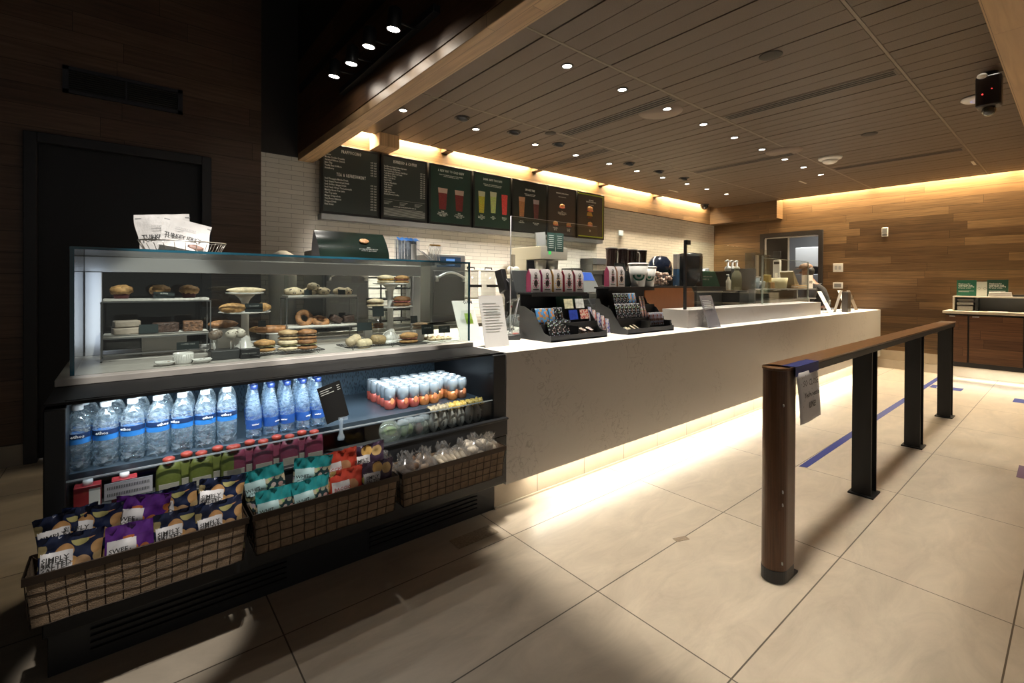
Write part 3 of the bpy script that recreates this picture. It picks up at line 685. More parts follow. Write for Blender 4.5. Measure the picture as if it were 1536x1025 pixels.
def cello(name, cat, lab, loc, col, seed, shape='ball', group='cellophane snack packs in the right basket', sc=1.12):
    loc = (loc[0], loc[1], loc[2]+.028)
    b = thing(name, lab, cat, loc, random.uniform(-.4, .4), group)
    w = MB()
    if shape == 'disc':
        for k in range(3): w.lathe([(.05, 0), (.056, .006), (.056, .014), (.05, .02)], n=18, M=Matrix.Translation((k*.024-.02, .004*k, .05)) @ Matrix.Rotation(math.radians(58), 4, 'Y'))
    else:
        for k in range(5): w.ell((random.uniform(-.035, .035), random.uniform(-.02, .02), .03+.02*k), (.03, .024, .018), 10, 7, .3, 12, seed+k)
    w.build('contents', pbr(col[0], col[1], .6, 0, .3, 60), b)
    def fn(u, v):
        a = u*2*PI; r = (.062+.010*noise.noise(Vector((math.cos(a)*3, math.sin(a)*3, v*6+seed))))*(math.sin(PI*min(.97, v*.93+.05)))**.6
        return Vector((r*math.cos(a)*1.05, r*math.sin(a)*.72, v*.13))
    w = MB().grid(fn, 20, 12)
    for k in range(6):
        a = random.uniform(0, 2*PI); w.grid(lambda u, v, a=a, k=k: Vector((math.cos(a)*u*.035+.006*math.sin(v*9+k), math.sin(a)*u*.03, .122+v*.03+.012*math.sin(u*7))), 4, 4)
    w.build('cellophane_wrap', CEL, b); b.scale = (sc,)*3
    return b
cello('pastry_pack', 'snack', 'cellophane pack of small dark snacks at the left end of the right basket', (1.03, 2.045, .375), ('brown_snack', (.10, .055, .03)), 1)
cello('pastry_pack', 'snack', 'cellophane snack pack with black label, second in the right basket', (1.125, 2.05, .375), ('tan_snack', (.40, .28, .17)), 6)
cello('rice_cake_pack', 'snack', 'pack of pale rice cakes in the middle of the right basket', (1.24, 2.05, .375), ('rice_cake', (.56, .48, .35)), 11, 'disc')
cello('rice_cake_pack', 'snack', 'pack of pale rice cakes right of the first rice cakes', (1.33, 2.05, .375), ('rice_cake', (.56, .48, .35)), 14, 'disc')
cello('cookie_pack', 'snack', 'bright cellophane pack of pale cookies near the right end', (1.43, 2.05, .38), ('pale_cookie', (.68, .6, .48)), 21)
cello('cookie_pack', 'snack', 'cellophane cookie pack at the right corner of the right basket', (1.52, 2.05, .37), ('pale_cookie', (.68, .6, .48)), 25)
cello('candy_pack', 'snack', 'silvery cellophane pack behind the dark chip bags', (.93, 2.075, .385), ('tan_snack', (.40, .28, .17)), 31, group='cellophane snack packs behind')
# ================================================================== pastry case on top
B0 = 1.005
STONE = pbr('grey_streaked_stone', (.44, .415, .385), .4, 0, .14, 6)
PX0, PX1, PY0, PY1, PZ = -.175, 1.755, 2.57, 3.27, 1.525
t = thing('pastry_display_case', 'glass pastry case with teal glass edges on a grey stone base', 'display case', (.79, 2.9, .976))
o = -t.location
w = mb(); w.box(-.213, 1.735, 2.50, 3.36, .977, B0); w.build('stone_base', STONE, t, .003)
g = .010
w = mb(); w.box(PX0+g, PX1-g, PY0, PY0+g, B0, PZ-g); fg = w.build('front_glass', M['glass'], t)
for xa, xb in ((PX0, PX0+g+.004), (PX1-g, PX1)): w = mb(); w.box(xa, xb, PY0-.001, PY0+g, B0+.001, PZ); w.build('glass_edge', M['teal'], fg)
w = mb(); w.box(PX0, PX1, PY0, PY1, PZ-g, PZ); tg = w.build('top_glass', M['glass'], t)
w = mb(); w.box(PX0, PX1, PY0-.002, PY0, PZ-g, PZ+.001); w.box(PX0-.001, PX0, PY0, PY1, PZ-g, PZ); w.box(PX1, PX1+.001, PY0, PY1, PZ-g, PZ); w.build('glass_edge', M['teal'], tg)
for nm, x in (('side_glass', PX0), ('side_glass', PX1-g)):
    w = mb(); w.box(x, x+g, PY0+g, PY1, B0, PZ-g); w.build(nm, M['glass'], t)
w = mb(); w.box(PX0+.01, PX1-.01, 3.22, 3.25, 1.435, PZ-g-.001); w.box(PX0+.012, PX0+.078, 3.21, 3.25, B0, 1.435); w.box(PX1-.085, PX1-.02, 3.21, 3.25, B0, 1.435); w.box(PX0+.01, PX1-.01, 3.22, 3.25, B0, B0+.02)
w.build('rear_frame', pbr('white_case_frame', (.42, .41, .41), .35, .1), t, .003)
w = mb(); w.box(PX0+.08, .80, 3.225, 3.231, B0+.02, 1.43); w.box(.78, PX1-.09, 3.238, 3.244, B0+.02, 1.43); w.build('sliding_door', M['glass'], t)
# ---- serving racks and cake stands
TRAY = pbr('cream_melamine', (.58, .56, .52), .4)
def rack(x0, x1, y, zs, lab):
    c = thing('two_tier_rack', lab, 'rack', (x0, y, B0)); d = .14; Lx = x1-x0
    for z in zs: MB().box(0, Lx, -d/2, d/2, z-B0-.014, z-B0-.002).build('shelf_board', TRAY, c, .002)
    w = MB(); zt = zs[0]-B0-.02
    for x in (-.006, Lx+.006):
        w.box(x-.0025, x+.0025, -d/2, -d/2+.005, 0, zt); w.box(x-.0025, x+.0025, d/2-.005, d/2, 0, zt); w.box(x-.004, x+.004, -d/2, d/2, zt-.004, zt+.002); w.box(x-.004, x+.004, -d/2, d/2, 0, .006)
    w.box(-.006, Lx+.006, -d/2, -d/2+.006, .03, .036)
    for z in zs: w.box(-.006, Lx+.006, -d/2+.002, -d/2+.008, z-B0-.02, z-B0-.014); w.box(-.006, Lx+.006, d/2-.008, d/2-.002, z-B0-.02, z-B0-.014)
    w.build('metal_frame', pbr('dull_steel', (.25, .25, .25), .35, .8), c); return c
rack(-.085, .335, 2.97, (1.305, 1.132), 'two-tier rack with cream boards holding muffins and loaf slices')
rack(.73, 1.14, 3.02, (1.310, 1.128), 'two-tier rack with cream boards holding scones and bagels')
def stand(x, y, tiers, lab, r=.09, post=True):
    c = thing('cake_stand', lab, 'cake stand', (x, y, B0))
    z2 = tiers[0]-B0
    MB().lathe([(.075, 0), (.07, .01), (.03, .05), (.02, .1), (.018, z2-.05), (.028, z2-.03), (.05, z2-.008)], n=20).build('pedestal', M['ceramic'], c)
    for z, rr in zip(tiers, r if hasattr(r, '__len__') else [r]*9): MB().lathe([(rr*.5, z-B0-.008), (rr, z-B0-.001), (rr, z-B0+.004), (rr*.93, z-B0+.001), (.01, z-B0+.0)], n=28).build('plate', M['ceramic'], c)
    return c
stand(.50, 2.90, (1.325, 1.222), 'white two-tier cake stand with croissant, left half of the pastry case', (.092, .125))
stand(1.355, 2.92, (1.380, 1.228), 'tall white two-tier cake stand with sandwiches, right half of the pastry case', (.112, .145))
def lowstand(x, y, z, r, lab):
    c = thing('low_cake_stand', lab, 'cake stand', (x, y, B0)); h = z-B0
    MB().lathe([(.05, 0), (.03, .012), (.028, h-.012), (.04, h-.006)], n=18).build('pedestal', M['ceramic'], c)
    MB().lathe([(r*.6, h-.008), (r, h-.003), (r, h+.001), (.01, h)], n=24).build('plate', M['ceramic'], c)
lowstand(1.50, 2.78, 1.085, .062, 'low white cake stand under the panini')
lowstand(1.235, 3.0, 1.085, .10, 'low white cake stand under the egg bakes')
lowstand(.68, 3.05, 1.09, .095, 'low white stand under the braided pastry')
# ---- baked goods
CRUST = pbr('golden_crust', (.45, .25, .09), .6, 0, .45, 38, .5, 70, sub=.05)
DCRUST = pbr('dark_crust', (.26, .12, .045), .6, 0, .5, 40, .5, 70)
PALE = pbr('pale_dough', (.66, .54, .36), .65, 0, .25, 40, .4, 60)
CHOC = pbr('chocolate_cake', (.045, .022, .014), .6, 0, .5, 60, .6, 90)
def item(name, cat, lab, loc, group=None, rz=0, rot=None): return thing(name, lab, cat, loc, rz, group, rot)
for i, (x, nm) in enumerate(((-.018, 'leftmost'), (.13, 'middle'), (.252, 'rightmost'))):
    c = item('muffin', 'muffin', f'golden muffin in a dark red cup, {nm} on the top board of the left rack', (x, 2.95, 1.303), 'muffins on the top board')
    MB().lathe([(.027, 0), (.034, .032)], n=22).build('paper_cup', pbr('dark_red_cup', (.11, .016, .018), .6), c)
    MB().ell((0, 0, .040), (.045, .045, .026), 20, 10, .22, 14, i).build('muffin_top', CRUST, c)
    w = MB()
    for k in range(7): a = k*2.4; w.ell((.026*math.cos(a)*(k % 3+1)/3, .026*math.sin(a)*(k % 3+1)/3, .060-.004*(k % 3)), (.006, .006, .005), 6, 4)
    w.build('berries', pbr('dark_berry', (.03, .015, .03), .4), c)
def slab(lab, x, y, z, w_, h, mat, layers=2, group='loaf slices on the lower board'):
    c = item('loaf_slice', 'cake', lab, (x, y, z), group, random.uniform(-.2, .2))
    for k in range(layers):
        MB((0, 0, 0)).box(-w_/2+.004*k, w_/2-.002*k, -.035, .035, k*h/layers+.0005, (k+1)*h/layers-.001).build('slice', mat, c, .006)
    return c
slab('pale frosted loaf slices stacked two high on the lower board', .0, 2.95, 1.130, .105, .068, pbr('grey_frosted_loaf', (.30, .25, .20), .6, 0, .15, 30, .3, 60))
slab('dark chocolate brownie on the lower board behind the black card', .155, 2.96, 1.130, .10, .050, CHOC, 1)
slab('nut-crusted brown loaf slice at the right of the lower board', .268, 2.95, 1.130, .085, .055, pbr('nut_loaf', (.13, .062, .03), .6, 0, .7, 70, .9, 80), 1)
def loaf(lab, loc, r, mat, name='croissant', cat='pastry', rz=0, seed=0, bend=.25, segs=0, group=None, rot=None):
    c = item(name, cat, lab, loc, group, rz, rot)
    def fn(u, v):
        x = (u-.5)*2; rr = max(.02, (1-abs(x)**2.4))**.6; a = v*2*PI
        k = 1+(.08*abs(math.sin(u*PI*segs)) if segs else 0)+.10*noise.noise(Vector((x*3, math.cos(a), math.sin(a)+seed)))
        return Vector((x*r[0], r[1]*rr*math.cos(a)*k-bend*r[0]*x*x, r[2]*(1+rr*math.sin(a)*k*.98)*.98))
    MB().grid(fn, 22, 14).build('crust', mat, c); return c
loaf('pale filled baguette on the top plate of the left stand', (.50, 2.87, 1.327), (.095, .028, .016), PALE, 'filled_baguette', 'pastry', .05, 1, .05)
loaf('golden butter croissant on the lower plate of the left stand', (.43, 2.83, 1.224), (.068, .036, .026), CRUST, rz=.1, seed=2, segs=5, group='croissants on the left stand')
loaf('golden croissant behind the dark card on the left stand', (.575, 2.87, 1.224), (.05, .03, .024), CRUST, rz=.6, seed=3, segs=5, group='croissants on the left stand')
loaf('long brown roll behind the cake pops', (.42, 3.08, 1.125), (.075, .035, .024), DCRUST, 'bread_roll', 'pastry', 0, 4, .1)
loaf('split baguette end right of the left stand pedestal', (.60, 3.05, 1.09), (.055, .025, .020), CRUST, 'bread_roll', 'pastry', -.5, 5, .05)
c = item('long_serving_board', 'board', 'white block raising the rolls behind the cake pops', (.47, 3.10, B0)); MB().box(-.10, .04, -.05, .05, 0, .118).build('block', M['ceramic'], c, .004)
loaf('glazed braided pastry on the low stand in the middle', (.665, 3.0, 1.092), (.10, .036, .022), pbr('glazed_braid', (.42, .19, .07), .4, 0, .4, 35, .5, 60), 'braided_pastry', 'pastry', -.05, 6, .05, 7)
for i, (x, s, rz, sx) in enumerate(((.775, 7, -.2, .055), (.865, 8, .3, .045), (.885, 9, 0, .035), (.945, 10, -.3, .045), (1.055, 11, 0, .05), (1.10, 12, .2, .03))):
    c = item('scone', 'pastry', f'pale scone on the top board of the right rack, {ORD[i]} from the left', (x, 3.0+.01*(i % 2), 1.308+(.03 if i == 2 else 0)), 'scones on the right rack')
    MB().ell((0, 0, .022), (sx, .035, .024), 16, 9, .35, 12, s, flat=.9).build('scone_body', PALE, c)
    w = MB()
    for k in range(6): a = k*2.2; w.ell((sx*.6*math.cos(a), -.028+.006*math.sin(a), .026+.012*math.sin(a)), (.004, .003, .004), 6, 4)
    w.build('chips', pbr('dark_berry', (.03, .015, .03), .4), c)
def ring(lab, loc, mat, rot, name='bagel', group='bagels on the lower board', r=.038, rr=.017):
    c = item(name, 'bagel', lab, loc, group, rot=rot)
    w = MB(); w.tube([(r*math.cos(a*PI/12), r*math.sin(a*PI/12), 0) for a in range(24)], [rr*(1+.06*math.sin(a*3)) for a in range(24)], 10, closed=True); w.build('crust', mat, c)
ring('round brown bagel leaning on the lower board, right rack', (.835, 3.0, 1.168), DCRUST, (1.15, .5, 0))
ring('flat brown bagel beside the leaning one', (.93, 3.0, 1.146), DCRUST, (.5, .1, 0))
for i, (x, a) in enumerate(((1.02, .5), (1.10, -.1))):
    c = item('chocolate_loaf_slice', 'cake', ('tilted' if i == 0 else 'flat')+' dark chocolate slice at the right of the lower board', (x, 3.0, 1.150), 'chocolate slices', rot=(0, a, .1))
    MB().box(-.035, .035, -.03, .03, -.016, .026).build('slice', CHOC, c, .008)
def sandwich(lab, loc, rz=0, top=CRUST, fill=(.25, .20, .07), w_=.05, d=.04, layers=2, name='sandwich', group='sandwiches in the pastry case', h=.028):
    c = item(name, 'sandwich', lab, loc, group, rz)
    MB().ell((0, 0, h*.32), (w_, d, h*.42), 18, 8, .12, 8, 1, flat=.7).build('bottom_bun', top, c)
    MB().ell((0, 0, h*.32+h*.55), (w_*1.02, d*1.02, h*.22), 18, 6, .4, 22, 3).build('filling', pbr('filling_%d_%d' % (fill[0]*100, fill[1]*100), fill, .5, 0, .6, 90, .8, 90), c)
    MB().ell((0, 0, h*1.25), (w_, d, h*.62), 18, 9, .14, 9, 5, flat=.45).build('top_bun', top, c)
    return c
sandwich('yellow egg sandwich half on the top plate of the tall stand, left', (1.30, 2.87, 1.384), -.2, PALE, (.60, .36, .07), .055, .045)
sandwich('round ham and egg sandwich on the top plate of the tall stand, right', (1.415, 2.87, 1.384), .2, CRUST, (.42, .16, .10), .05, .045)
sandwich('pale round roll sandwich on the lower plate of the tall stand, left', (1.235, 2.88, 1.232), 0, PALE, (.22, .14, .06), .055, .045)
sandwich('stacked brown ham sandwich on the lower plate of the tall stand, right', (1.41, 2.86, 1.232), .1, DCRUST, (.38, .10, .08), .062, .045, h=.036)
sandwich('panini with dark grill marks on the low stand', (1.49, 2.76, 1.087), .1, pbr('panini_bread', (.24, .15, .08), .6, 0, .4, 40), (.55, .48, .3), .055, .04, h=.022)
sandwich('big golden roll sandwich on a dark board, front right', (1.36, 2.665, 1.012), .1, CRUST, (.30, .10, .05), .062, .045, h=.036)
sandwich('egg bake in a brown cup on the low stand', (1.20, 2.95, 1.087), 0, pbr('egg_bake', (.55, .38, .10), .5, 0, .4, 50), (.3, .2, .1), .045, .04, h=.022)
sandwich('small dark bun right of the egg bake', (1.29, 2.96, 1.087), 0, DCRUST, (.2, .1, .06), .035, .03, h=.018)
for i, (x, nm) in enumerate(((.555, 'leftmost, with a thick green filling'), (.665, 'middle stack of flat sandwiches'), (.755, 'rightmost stack of brown sandwiches'))):
    sandwich(f'lower sandwich on the left wire rack, {nm}', (x, 2.70-.02*i, 1.025), .1*i, (CRUST, PALE, DCRUST)[i], (.20, .18, .07), .052, .045, h=.034)
    if i: sandwich(f'upper sandwich on the left wire rack, {nm}', (x, 2.70-.02*i, 1.082), -.1, (CRUST, pbr('flat_bread', (.36, .24, .12), .6, 0, .3, 40), DCRUST)[i], (.24, .17, .1), .05, .044, h=.028)
for i in range(3):
    c = item('wrap', 'sandwich', ('tilted wrap cut end up on the right wire rack', 'flat wrap half with green filling on the right wire rack', 'dark wrapped sandwich on the right wire rack')[i], ((1.03, 2.72, 1.045), (1.07, 2.655, 1.030), (1.165, 2.68, 1.045))[i], 'wraps on the right wire rack', rot=((.2, -.35, .3), (0, 0, .4), (.1, .1, 0))[i])
    w = MB(); w.lathe([(.012, -.045), (.027, -.036), (.03, 0), (.028, .035), (.024, .042)], n=16, M=Matrix.Rotation(PI/2, 4, 'Y')); w.build('wrap_body', pbr(('wrap_beige', 'wrap_pale', 'wrap_olive')[i], ((.46, .37, .24), (.55, .46, .30), (.27, .19, .09))[i], .6, 0, .3, 40, .5, 60), c)
    MB().ell((.043, 0, 0), (.004, .02, .02), 10, 6, .3, 20, i).build('filling', pbr('green_filling', (.22, .24, .06), .5, 0, .6, 90), c)
def wire_rack(lab, cx, cy, lx, ly, rz=0):
    c = thing('cooling_rack', lab, 'rack', (cx, cy, B0), rz, 'wire cooling racks')
    w = MB(); R_ = .02; hh = .016
    pts = []
    for (sx, sy, a0) in ((1, 1, 0), (-1, 1, 90), (-1, -1, 180), (1, -1, 270)):
        for k in range(4): a = math.radians(a0+k*30); pts.append((sx*(lx/2-R_)+R_*math.cos(a), sy*(ly/2-R_)+R_*math.sin(a), hh))
    w.tube(pts, .0022, 6, closed=True)
    n = int(lx/.014)
    for k in range(1, n): x = -lx/2+lx*k/n; w.tube([(x, -ly/2+.002, hh), (x, ly/2-.002, hh)], .0011, 4)
    for y in (-ly*.25, ly*.25): w.tube([(-lx/2, y, hh-.002), (lx/2, y, hh-.002)], .0018, 5)
    w.build('wire_grid', M['blacksteel'], c)
    w = MB()
    for sx in (-.4, .4):
        for sy in (-.45, .45): w.tube([(sx*lx-.008, sy*ly, hh), (sx*lx, sy*ly, .001), (sx*lx+.008, sy*ly, hh)], .0018, 5)
    w.build('feet', M['blacksteel'], c)
wire_rack('black wire cooling rack under the sandwich stacks', .655, 2.70, .36, .19, .03); wire_rack('black wire cooling rack under the wraps', 1.10, 2.69, .30, .20, .03)
# cake pops, bowls, ramekin, basket, boards
for i, (x, y) in enumerate(((.335, 2.72), (.352, 2.76), (.405, 2.71), (.425, 2.74), (.45, 2.73))):
    c = item('cake_pop', 'cake pop', f'frosted cake pop on a stick behind the black block, {ORD[i]} from the left', (x, y, B0+.03), 'cake pops')
    MB().tube([(0, 0, 0), (0, 0, .07)], .0022, 6).build('stick', M['white'], c)
    MB().ell((0, 0, .088), (.026, .024, .024), 14, 10, .06, 6, i).build('cake_ball', pbr(('cocoa_frosting', 'cream_frosting')[i > 1], ((.22, .17, .13), (.62, .57, .48))[i > 1], .4), c)
    w = MB()
    for k in range(5): w.ell((.018*math.cos(k*1.3), -.018, .095+.006*math.sin(k)), (.003, .003, .002), 5, 4)
    w.build('sprinkles', CHOC, c)
c = item('cake_pop_block', 'block', 'black block with cake pop sticks standing in it', (.37, 2.68, B0)); MB().box(-.055, .075, -.02, .09, 0, .045).build('block', M['darkgrey'], c, .003)
c = item('black_label_block', 'label', 'black name block right of the cake pops', (.475, 2.64, B0)); MB().box(-.04, .045, -.012, .03, 0, .048).build('block', M['black'], c, .002); text('BUTTER CROISSANT', .007, M['greyink'], c, (-.034, -.0128, .024))
c = item('ramekin', 'dish', 'white fluted ramekin at the front of the pastry case', (.205, 2.66, B0))
w = MB(); n = 40; vs = []
w.lathe([(.034, 0), (.038, .006), (.040, .050), (.037, .050), (.034, .010)], n=32); w.build('bowl', M['ceramic'], c)
w = MB()
for k in range(28): a = 2*PI*k/28; w.tube([(.0385*math.cos(a), .0385*math.sin(a), .006), (.0405*math.cos(a), .0405*math.sin(a), .044)], .0014, 4)
w.build('flutes', M['ceramic'], c)
for i, (x, y, col) in enumerate(((.135, 2.635, (.35, .22, .14)), (.275, 2.62, (.02, .018, .02)))):
    c = item('tasting_dish', 'dish', ('small white square dish of nuts', 'small white dish of dark berries')[i]+' at the front glass', (x, y, B0))
    w = MB(); w.grid(lambda u, v: Vector(((u-.5)*.075, (v-.5)*.05, .003+.017*max(abs(u-.5)*2, abs(v-.5)*2)**3)), 10, 8); w.build('dish', M['ceramic'], c, solid=.003)
    w = MB()
    for k in range(26): w.ell((random.uniform(-.02, .02), random.uniform(-.014, .014), random.uniform(.009, .016)), (.0045, .004, .003), 6, 4)
    w.build('contents', pbr('dish_fill%d' % i, col, .5, 0, .4, 90), c)
c = item('handled_basket', 'basket', 'small white round basket with a hoop handle, front of the case', (1.245, 2.70, B0))
w = MB(); w.lathe([(.038, 0), (.045, .004), (.05, .034), (.047, .034), (.042, .008)], n=24); w.build('bowl', M['ceramic'], c)
w = MB(); w.tube([(.048*math.cos(a*PI/12), 0, .032+.055*math.sin(a*PI/12)) for a in range(13)], .0028, 6); w.build('handle', M['ceramic'], c)
MB().ell((0, 0, .04), (.026, .026, .022), 12, 8, .2, 9, 2).build('wrapped_cheese', M['white'], c)
c = item('serving_board', 'board', 'dark board under the golden roll sandwich', (1.37, 2.67, B0)); MB().box(-.09, .09, -.065, .065, .0, .008).build('board', M['darkgrey'], c, .002)
c = item('serving_board', 'board', 'white board under the round cookies', (1.60, 2.72, B0)); MB().box(-.11, .11, -.09, .09, .0, .006).build('board', M['ceramic'], c, .002)
for i in range(7):
    x = 1.53+.042*(i % 4)+.01*(i//4); y = 2.68+.07*(i//4)
    c = item('round_cookie', 'cookie', f'pale round pastry on the white board, {("front", "back")[i//4]} row, {ORD[i%4]} from the left', (x, y, B0+.007), 'round pastries on the white board')
    MB().lathe([(.02, 0), (.024, .006), (.022, .014), (.008, .017)], n=16).build('pastry_disc', PALE, c)
    MB().ell((0, 0, .016), (.010, .010, .006), 10, 5, .3, 9, i).build('topping', CRUST, c)
# black name cards
CARD = pbr('chalk_card', (.014, .022, .022), .35)
def card(lab, x, y, z, w_, h, txt=None, lean=-.12, group='black name cards in the pastry case'):
    c = thing('name_card', lab, 'card', (x, y, z), 0, group, rot=(lean, 0, 0))
    MB().box(-w_/2, w_/2, -.001, .001, 0, h).build('card', CARD, c)
    if txt: text(txt, .009, M['greyink'], c, (0, -.0018, h*.62), align='CENTER')
    return c
for a in (('name card standing before the middle muffin', .145, 2.90, 1.304, .085, .032, 'MUFFIN'), ('name card on the lower board right of the pale loaf', .085, 2.905, 1.131, .075, .045, None),
  ('name card on a wire holder behind the ramekin', .23, 2.74, 1.06, .09, .036, 'COFFEE CAKE'), ('tilted dark card beside the croissant', .525, 2.80, 1.228, .085, .045, 'CROISSANT'),
  ('name card on the braided pastry stand, left', .60, 2.98, 1.13, .04, .036, None), ('name card between the scones', .84, 2.94, 1.311, .045, .030, None), ('name card at the right end of the scones', 1.04, 2.94, 1.311, .045, .030, None),
  ('name card behind the bagels', .915, 3.075, 1.14, .045, .045, None), ('name card above the chocolate slices', 1.09, 3.07, 1.145, .045, .045, None),
  ('name card behind the egg sandwich half', 1.335, 2.98, 1.385, .05, .048, None), ('name card behind the round ham sandwich', 1.45, 2.98, 1.385, .05, .048, None),
  ('name card behind the pale roll sandwich', 1.24, 2.98, 1.24, .05, .045, None), ('name card behind the brown ham sandwich', 1.44, 2.985, 1.25, .05, .045, None),
  ('name card in front of the pale roll sandwich', 1.22, 2.80, 1.175, .075, .065, None), ('name card before the egg bake', 1.14, 2.82, 1.09, .095, .05, None),
  ('name card behind the panini', 1.50, 2.86, 1.115, .05, .05, None), ('large name card in front of the cookies, left', 1.475, 2.63, 1.062, .085, .060, 'PLAIN BAGEL'),
  ('name card in front of the cookies, right', 1.60, 2.635, 1.062, .085, .045, 'COOKIE')):
    card(*a)
for i, (x, y, z0, z1) in enumerate(((.23, 2.745, B0, 1.062), (1.475, 2.635, B0, 1.064), (1.60, 2.64, B0, 1.064), (1.14, 2.825, B0, 1.092), (1.22, 2.805, B0, 1.178))):
    c = thing('card_holder', 'wire card holder '+('behind the ramekin', 'left of the cookies', 'right of the cookies', 'before the egg bake', 'before the tall stand')[i], 'card holder', (x, y, z0), 0, 'wire card holders')
    w = MB(); w.tube([(0, 0, 0), (0, 0, z1-z0)], .0012, 5); w.tube([(.009*math.cos(a*PI/6), 0, z1-z0+.004+.009*math.sin(a*PI/6)) for a in range(12)], .0011, 5, closed=True); w.lathe([(.013, 0), (.011, .004)], n=12); w.build('wire', M['chrome'], c)
# white folded box and cards behind the left rack
c = thing('white_pastry_box', 'white box lying under the left rack', 'box', (.13, 3.10, B0)); MB().box(-.07, .12, -.05, .05, 0, .10).build('box_body', pbr('greyed_white_board', (.42, .40, .37), .6), c, .003)
MB().box(-.06, .11, -.04, .04, .1, .103).build('lid', pbr('greyed_white_board', (.42, .40, .37), .6), c, .001)
# ================================================================== things on the glass roof of the case
TZ = PZ+.002
c = thing('wire_tray_basket', 'low oval wire basket on the glass roof holding two paper bags', 'basket', (.215, 2.76, TZ))
w = MB(); rx, ry = .175, .10
for z, s in ((.002, .86), (.05, 1.0)):
    w.tube([(rx*s*math.cos(a*PI/18), ry*s*math.sin(a*PI/18), z) for a in range(36)], .0028 if z > .01 else .0018, 6, closed=True)
for a in range(24):
    t_ = a*2*PI/24; w.tube([(rx*.86*math.cos(t_), ry*.86*math.sin(t_), .002), (rx*math.cos(t_), ry*math.sin(t_), .05)], .0015, 5)
for k in range(-3, 4): w.tube([(k*.04, -ry*.8, .002), (k*.04, ry*.8, .002)], .0013, 4)
w.build('wire_frame', pbr('warm_nickel', (.55, .5, .45), .3, .9), c)
def jerky(lab, loc, rot, sc):
    c = thing('jerky_bag', lab, 'bag', loc, 0, 'white paper snack bags on the glass roof', rot=rot)
    def fn(s_):
        def g(u, v): return Vector(((u-.5)*.20+.004*math.sin(v*6), s_*.016*math.sin(PI*u)**.6*max(0, 1-v)**.5+.004*noise.noise(Vector((u*5, v*5, s_))), v*.16))
        return g
    w = MB().grid(fn(-1), 12, 10); w.grid(fn(1), 12, 10); w.build('bag_body', pbr('crumpled_white_bag', (.62, .60, .58), .5, 0, .06, 20, .5, 30), c)
    MB().box(-.099, .099, -.003, -.0005, .140, .145).build('tear_line', M['grey'], c)
    text('TURKEY JERKY', .024, M['ink'], c, (-.085, -.0215, .05), bold=.0008, sx=.95)
    text('COUNTRY STYLE\nsmoked', .011, M['grey'], c, (-.05, -.019, .10), line=.9)
    MB().ell((.05, -.016, .022), (.035, .003, .012), 10, 6, .3, 9, 3).build('product_window', pbr('jerky_meat', (.22, .12, .09), .5, 0, .4, 60), c); c.scale = (sc,)*3
jerky('white jerky bag in front, lettering readable, in the wire basket', (.205, 2.72, TZ+.010), (-.35, .22, .0), .98)
jerky('white jerky bag behind, tilted to the left, in the wire basket', (.155, 2.79, TZ+.012), (-.12, -.12, .0), 1.08)
# triangular dark sign with sandwich picture
c = thing('tent_sign', 'dark green curved tent sign with a sandwich picture on the glass roof', 'sign', (1.03, 2.75, TZ), 0)
w = MB()
def tf(u, v):
    a = v*1.0; return Vector(((u-.5)*.41-.01*v, -.075+.075*v**1.7, .155*v**.9))
w.grid(tf, 10, 8); w.build('front_face', pbr('very_dark_green_print', (.010, .020, .015), .18), c)
w = MB(); w.grid(lambda u, v: Vector(((u-.5)*.41-.01*v, .075-.075*v**1.7, .155*v**.9)), 8, 6)
for sx in (-1, 1):
    w.add([Vector((sx*.205-.01*v, -.075+.075*v**1.7, .155*v**.9)) for v in (0, .25, .5, .75, 1)]+[Vector((sx*.205-.01*v, .075-.075*v**1.7, .155*v**.9)) for v in (.75, .5, .25, 0)], [tuple(range(9))])
w.build('grey_side', pbr('grey_card', (.30, .29, .31), .6), c)
MB().ell((.055, -.052, .105), (.030, .003, .016), 14, 8, .25, 10, 4, M=Matrix.Rotation(-.5, 3, 'X').to_4x4()).build('sandwich_picture', pbr('picture_bun', (.55, .28, .12), .5, 0, .5, 60), c)
text('NEW\nDOUBLE-SMOKED BACON\ncheddar & egg sandwich', .0095, M['greyink'], c, (.075, -.0725, .062), rot=(PI/2-.30, 0, 0), align='CENTER')
# packs of straws
c = thing('straw_pack', 'plastic pack of straws with blue top standing on the glass roof', 'pack', (1.405, 2.78, TZ), 0)
w = MB()
for k in range(34): x = -.068+.136*((k*7) % 34)/34; y = random.uniform(-.02, .02); w.tube([(x, y, 0), (x+.004*math.sin(k), y, .135)], .0036, 5)
w.build('straws', pbr('grey_green_straw', (.22, .24, .26), .4, 0, .5, 40), c)
w = MB(); w.grid(lambda u, v: Vector(((u-.5)*.150, -.028+.003*math.sin(u*18), v*.14)), 14, 4); w.grid(lambda u, v: Vector(((u-.5)*.150, .028+.003*math.sin(u*18), v*.14)), 14, 4); w.build('plastic_sleeve', glass('sleeve', (.9, .94, 1), rough=.1, fr=1.8, body=.12), c)
w = MB(); w.grid(lambda u, v: Vector(((u-.5)*.150, -.030+.003*math.sin(u*18)+.03*v, .130+v*.02+.004*math.sin(u*30))), 14, 4); w.build('blue_top', pbr('bright_blue_print', (.02, .16, .50), .35), c)
MB().box(.012, .045, -.033, -.030, .01, .11).build('white_print', M['paper'], c)
c = thing('stirrer_pack', 'smaller clear pack of orange tipped stirrers on the glass roof', 'pack', (1.60, 2.78, TZ), 0)
w = MB()
for k in range(12): w.tube([(-.02+k*.006, random.uniform(-.012, .012), .002), (-.045+k*.0075, random.uniform(-.01, .01), .1+.012*math.sin(k))], .003, 5)
w.build('stirrers', pbr('pale_straw', (.55, .5, .42), .4, 0, .3, 50), c)
w = MB(); w.tube([(-.06+k*.05, -.02, .004+.0*k) for k in range(3)], .004, 5)
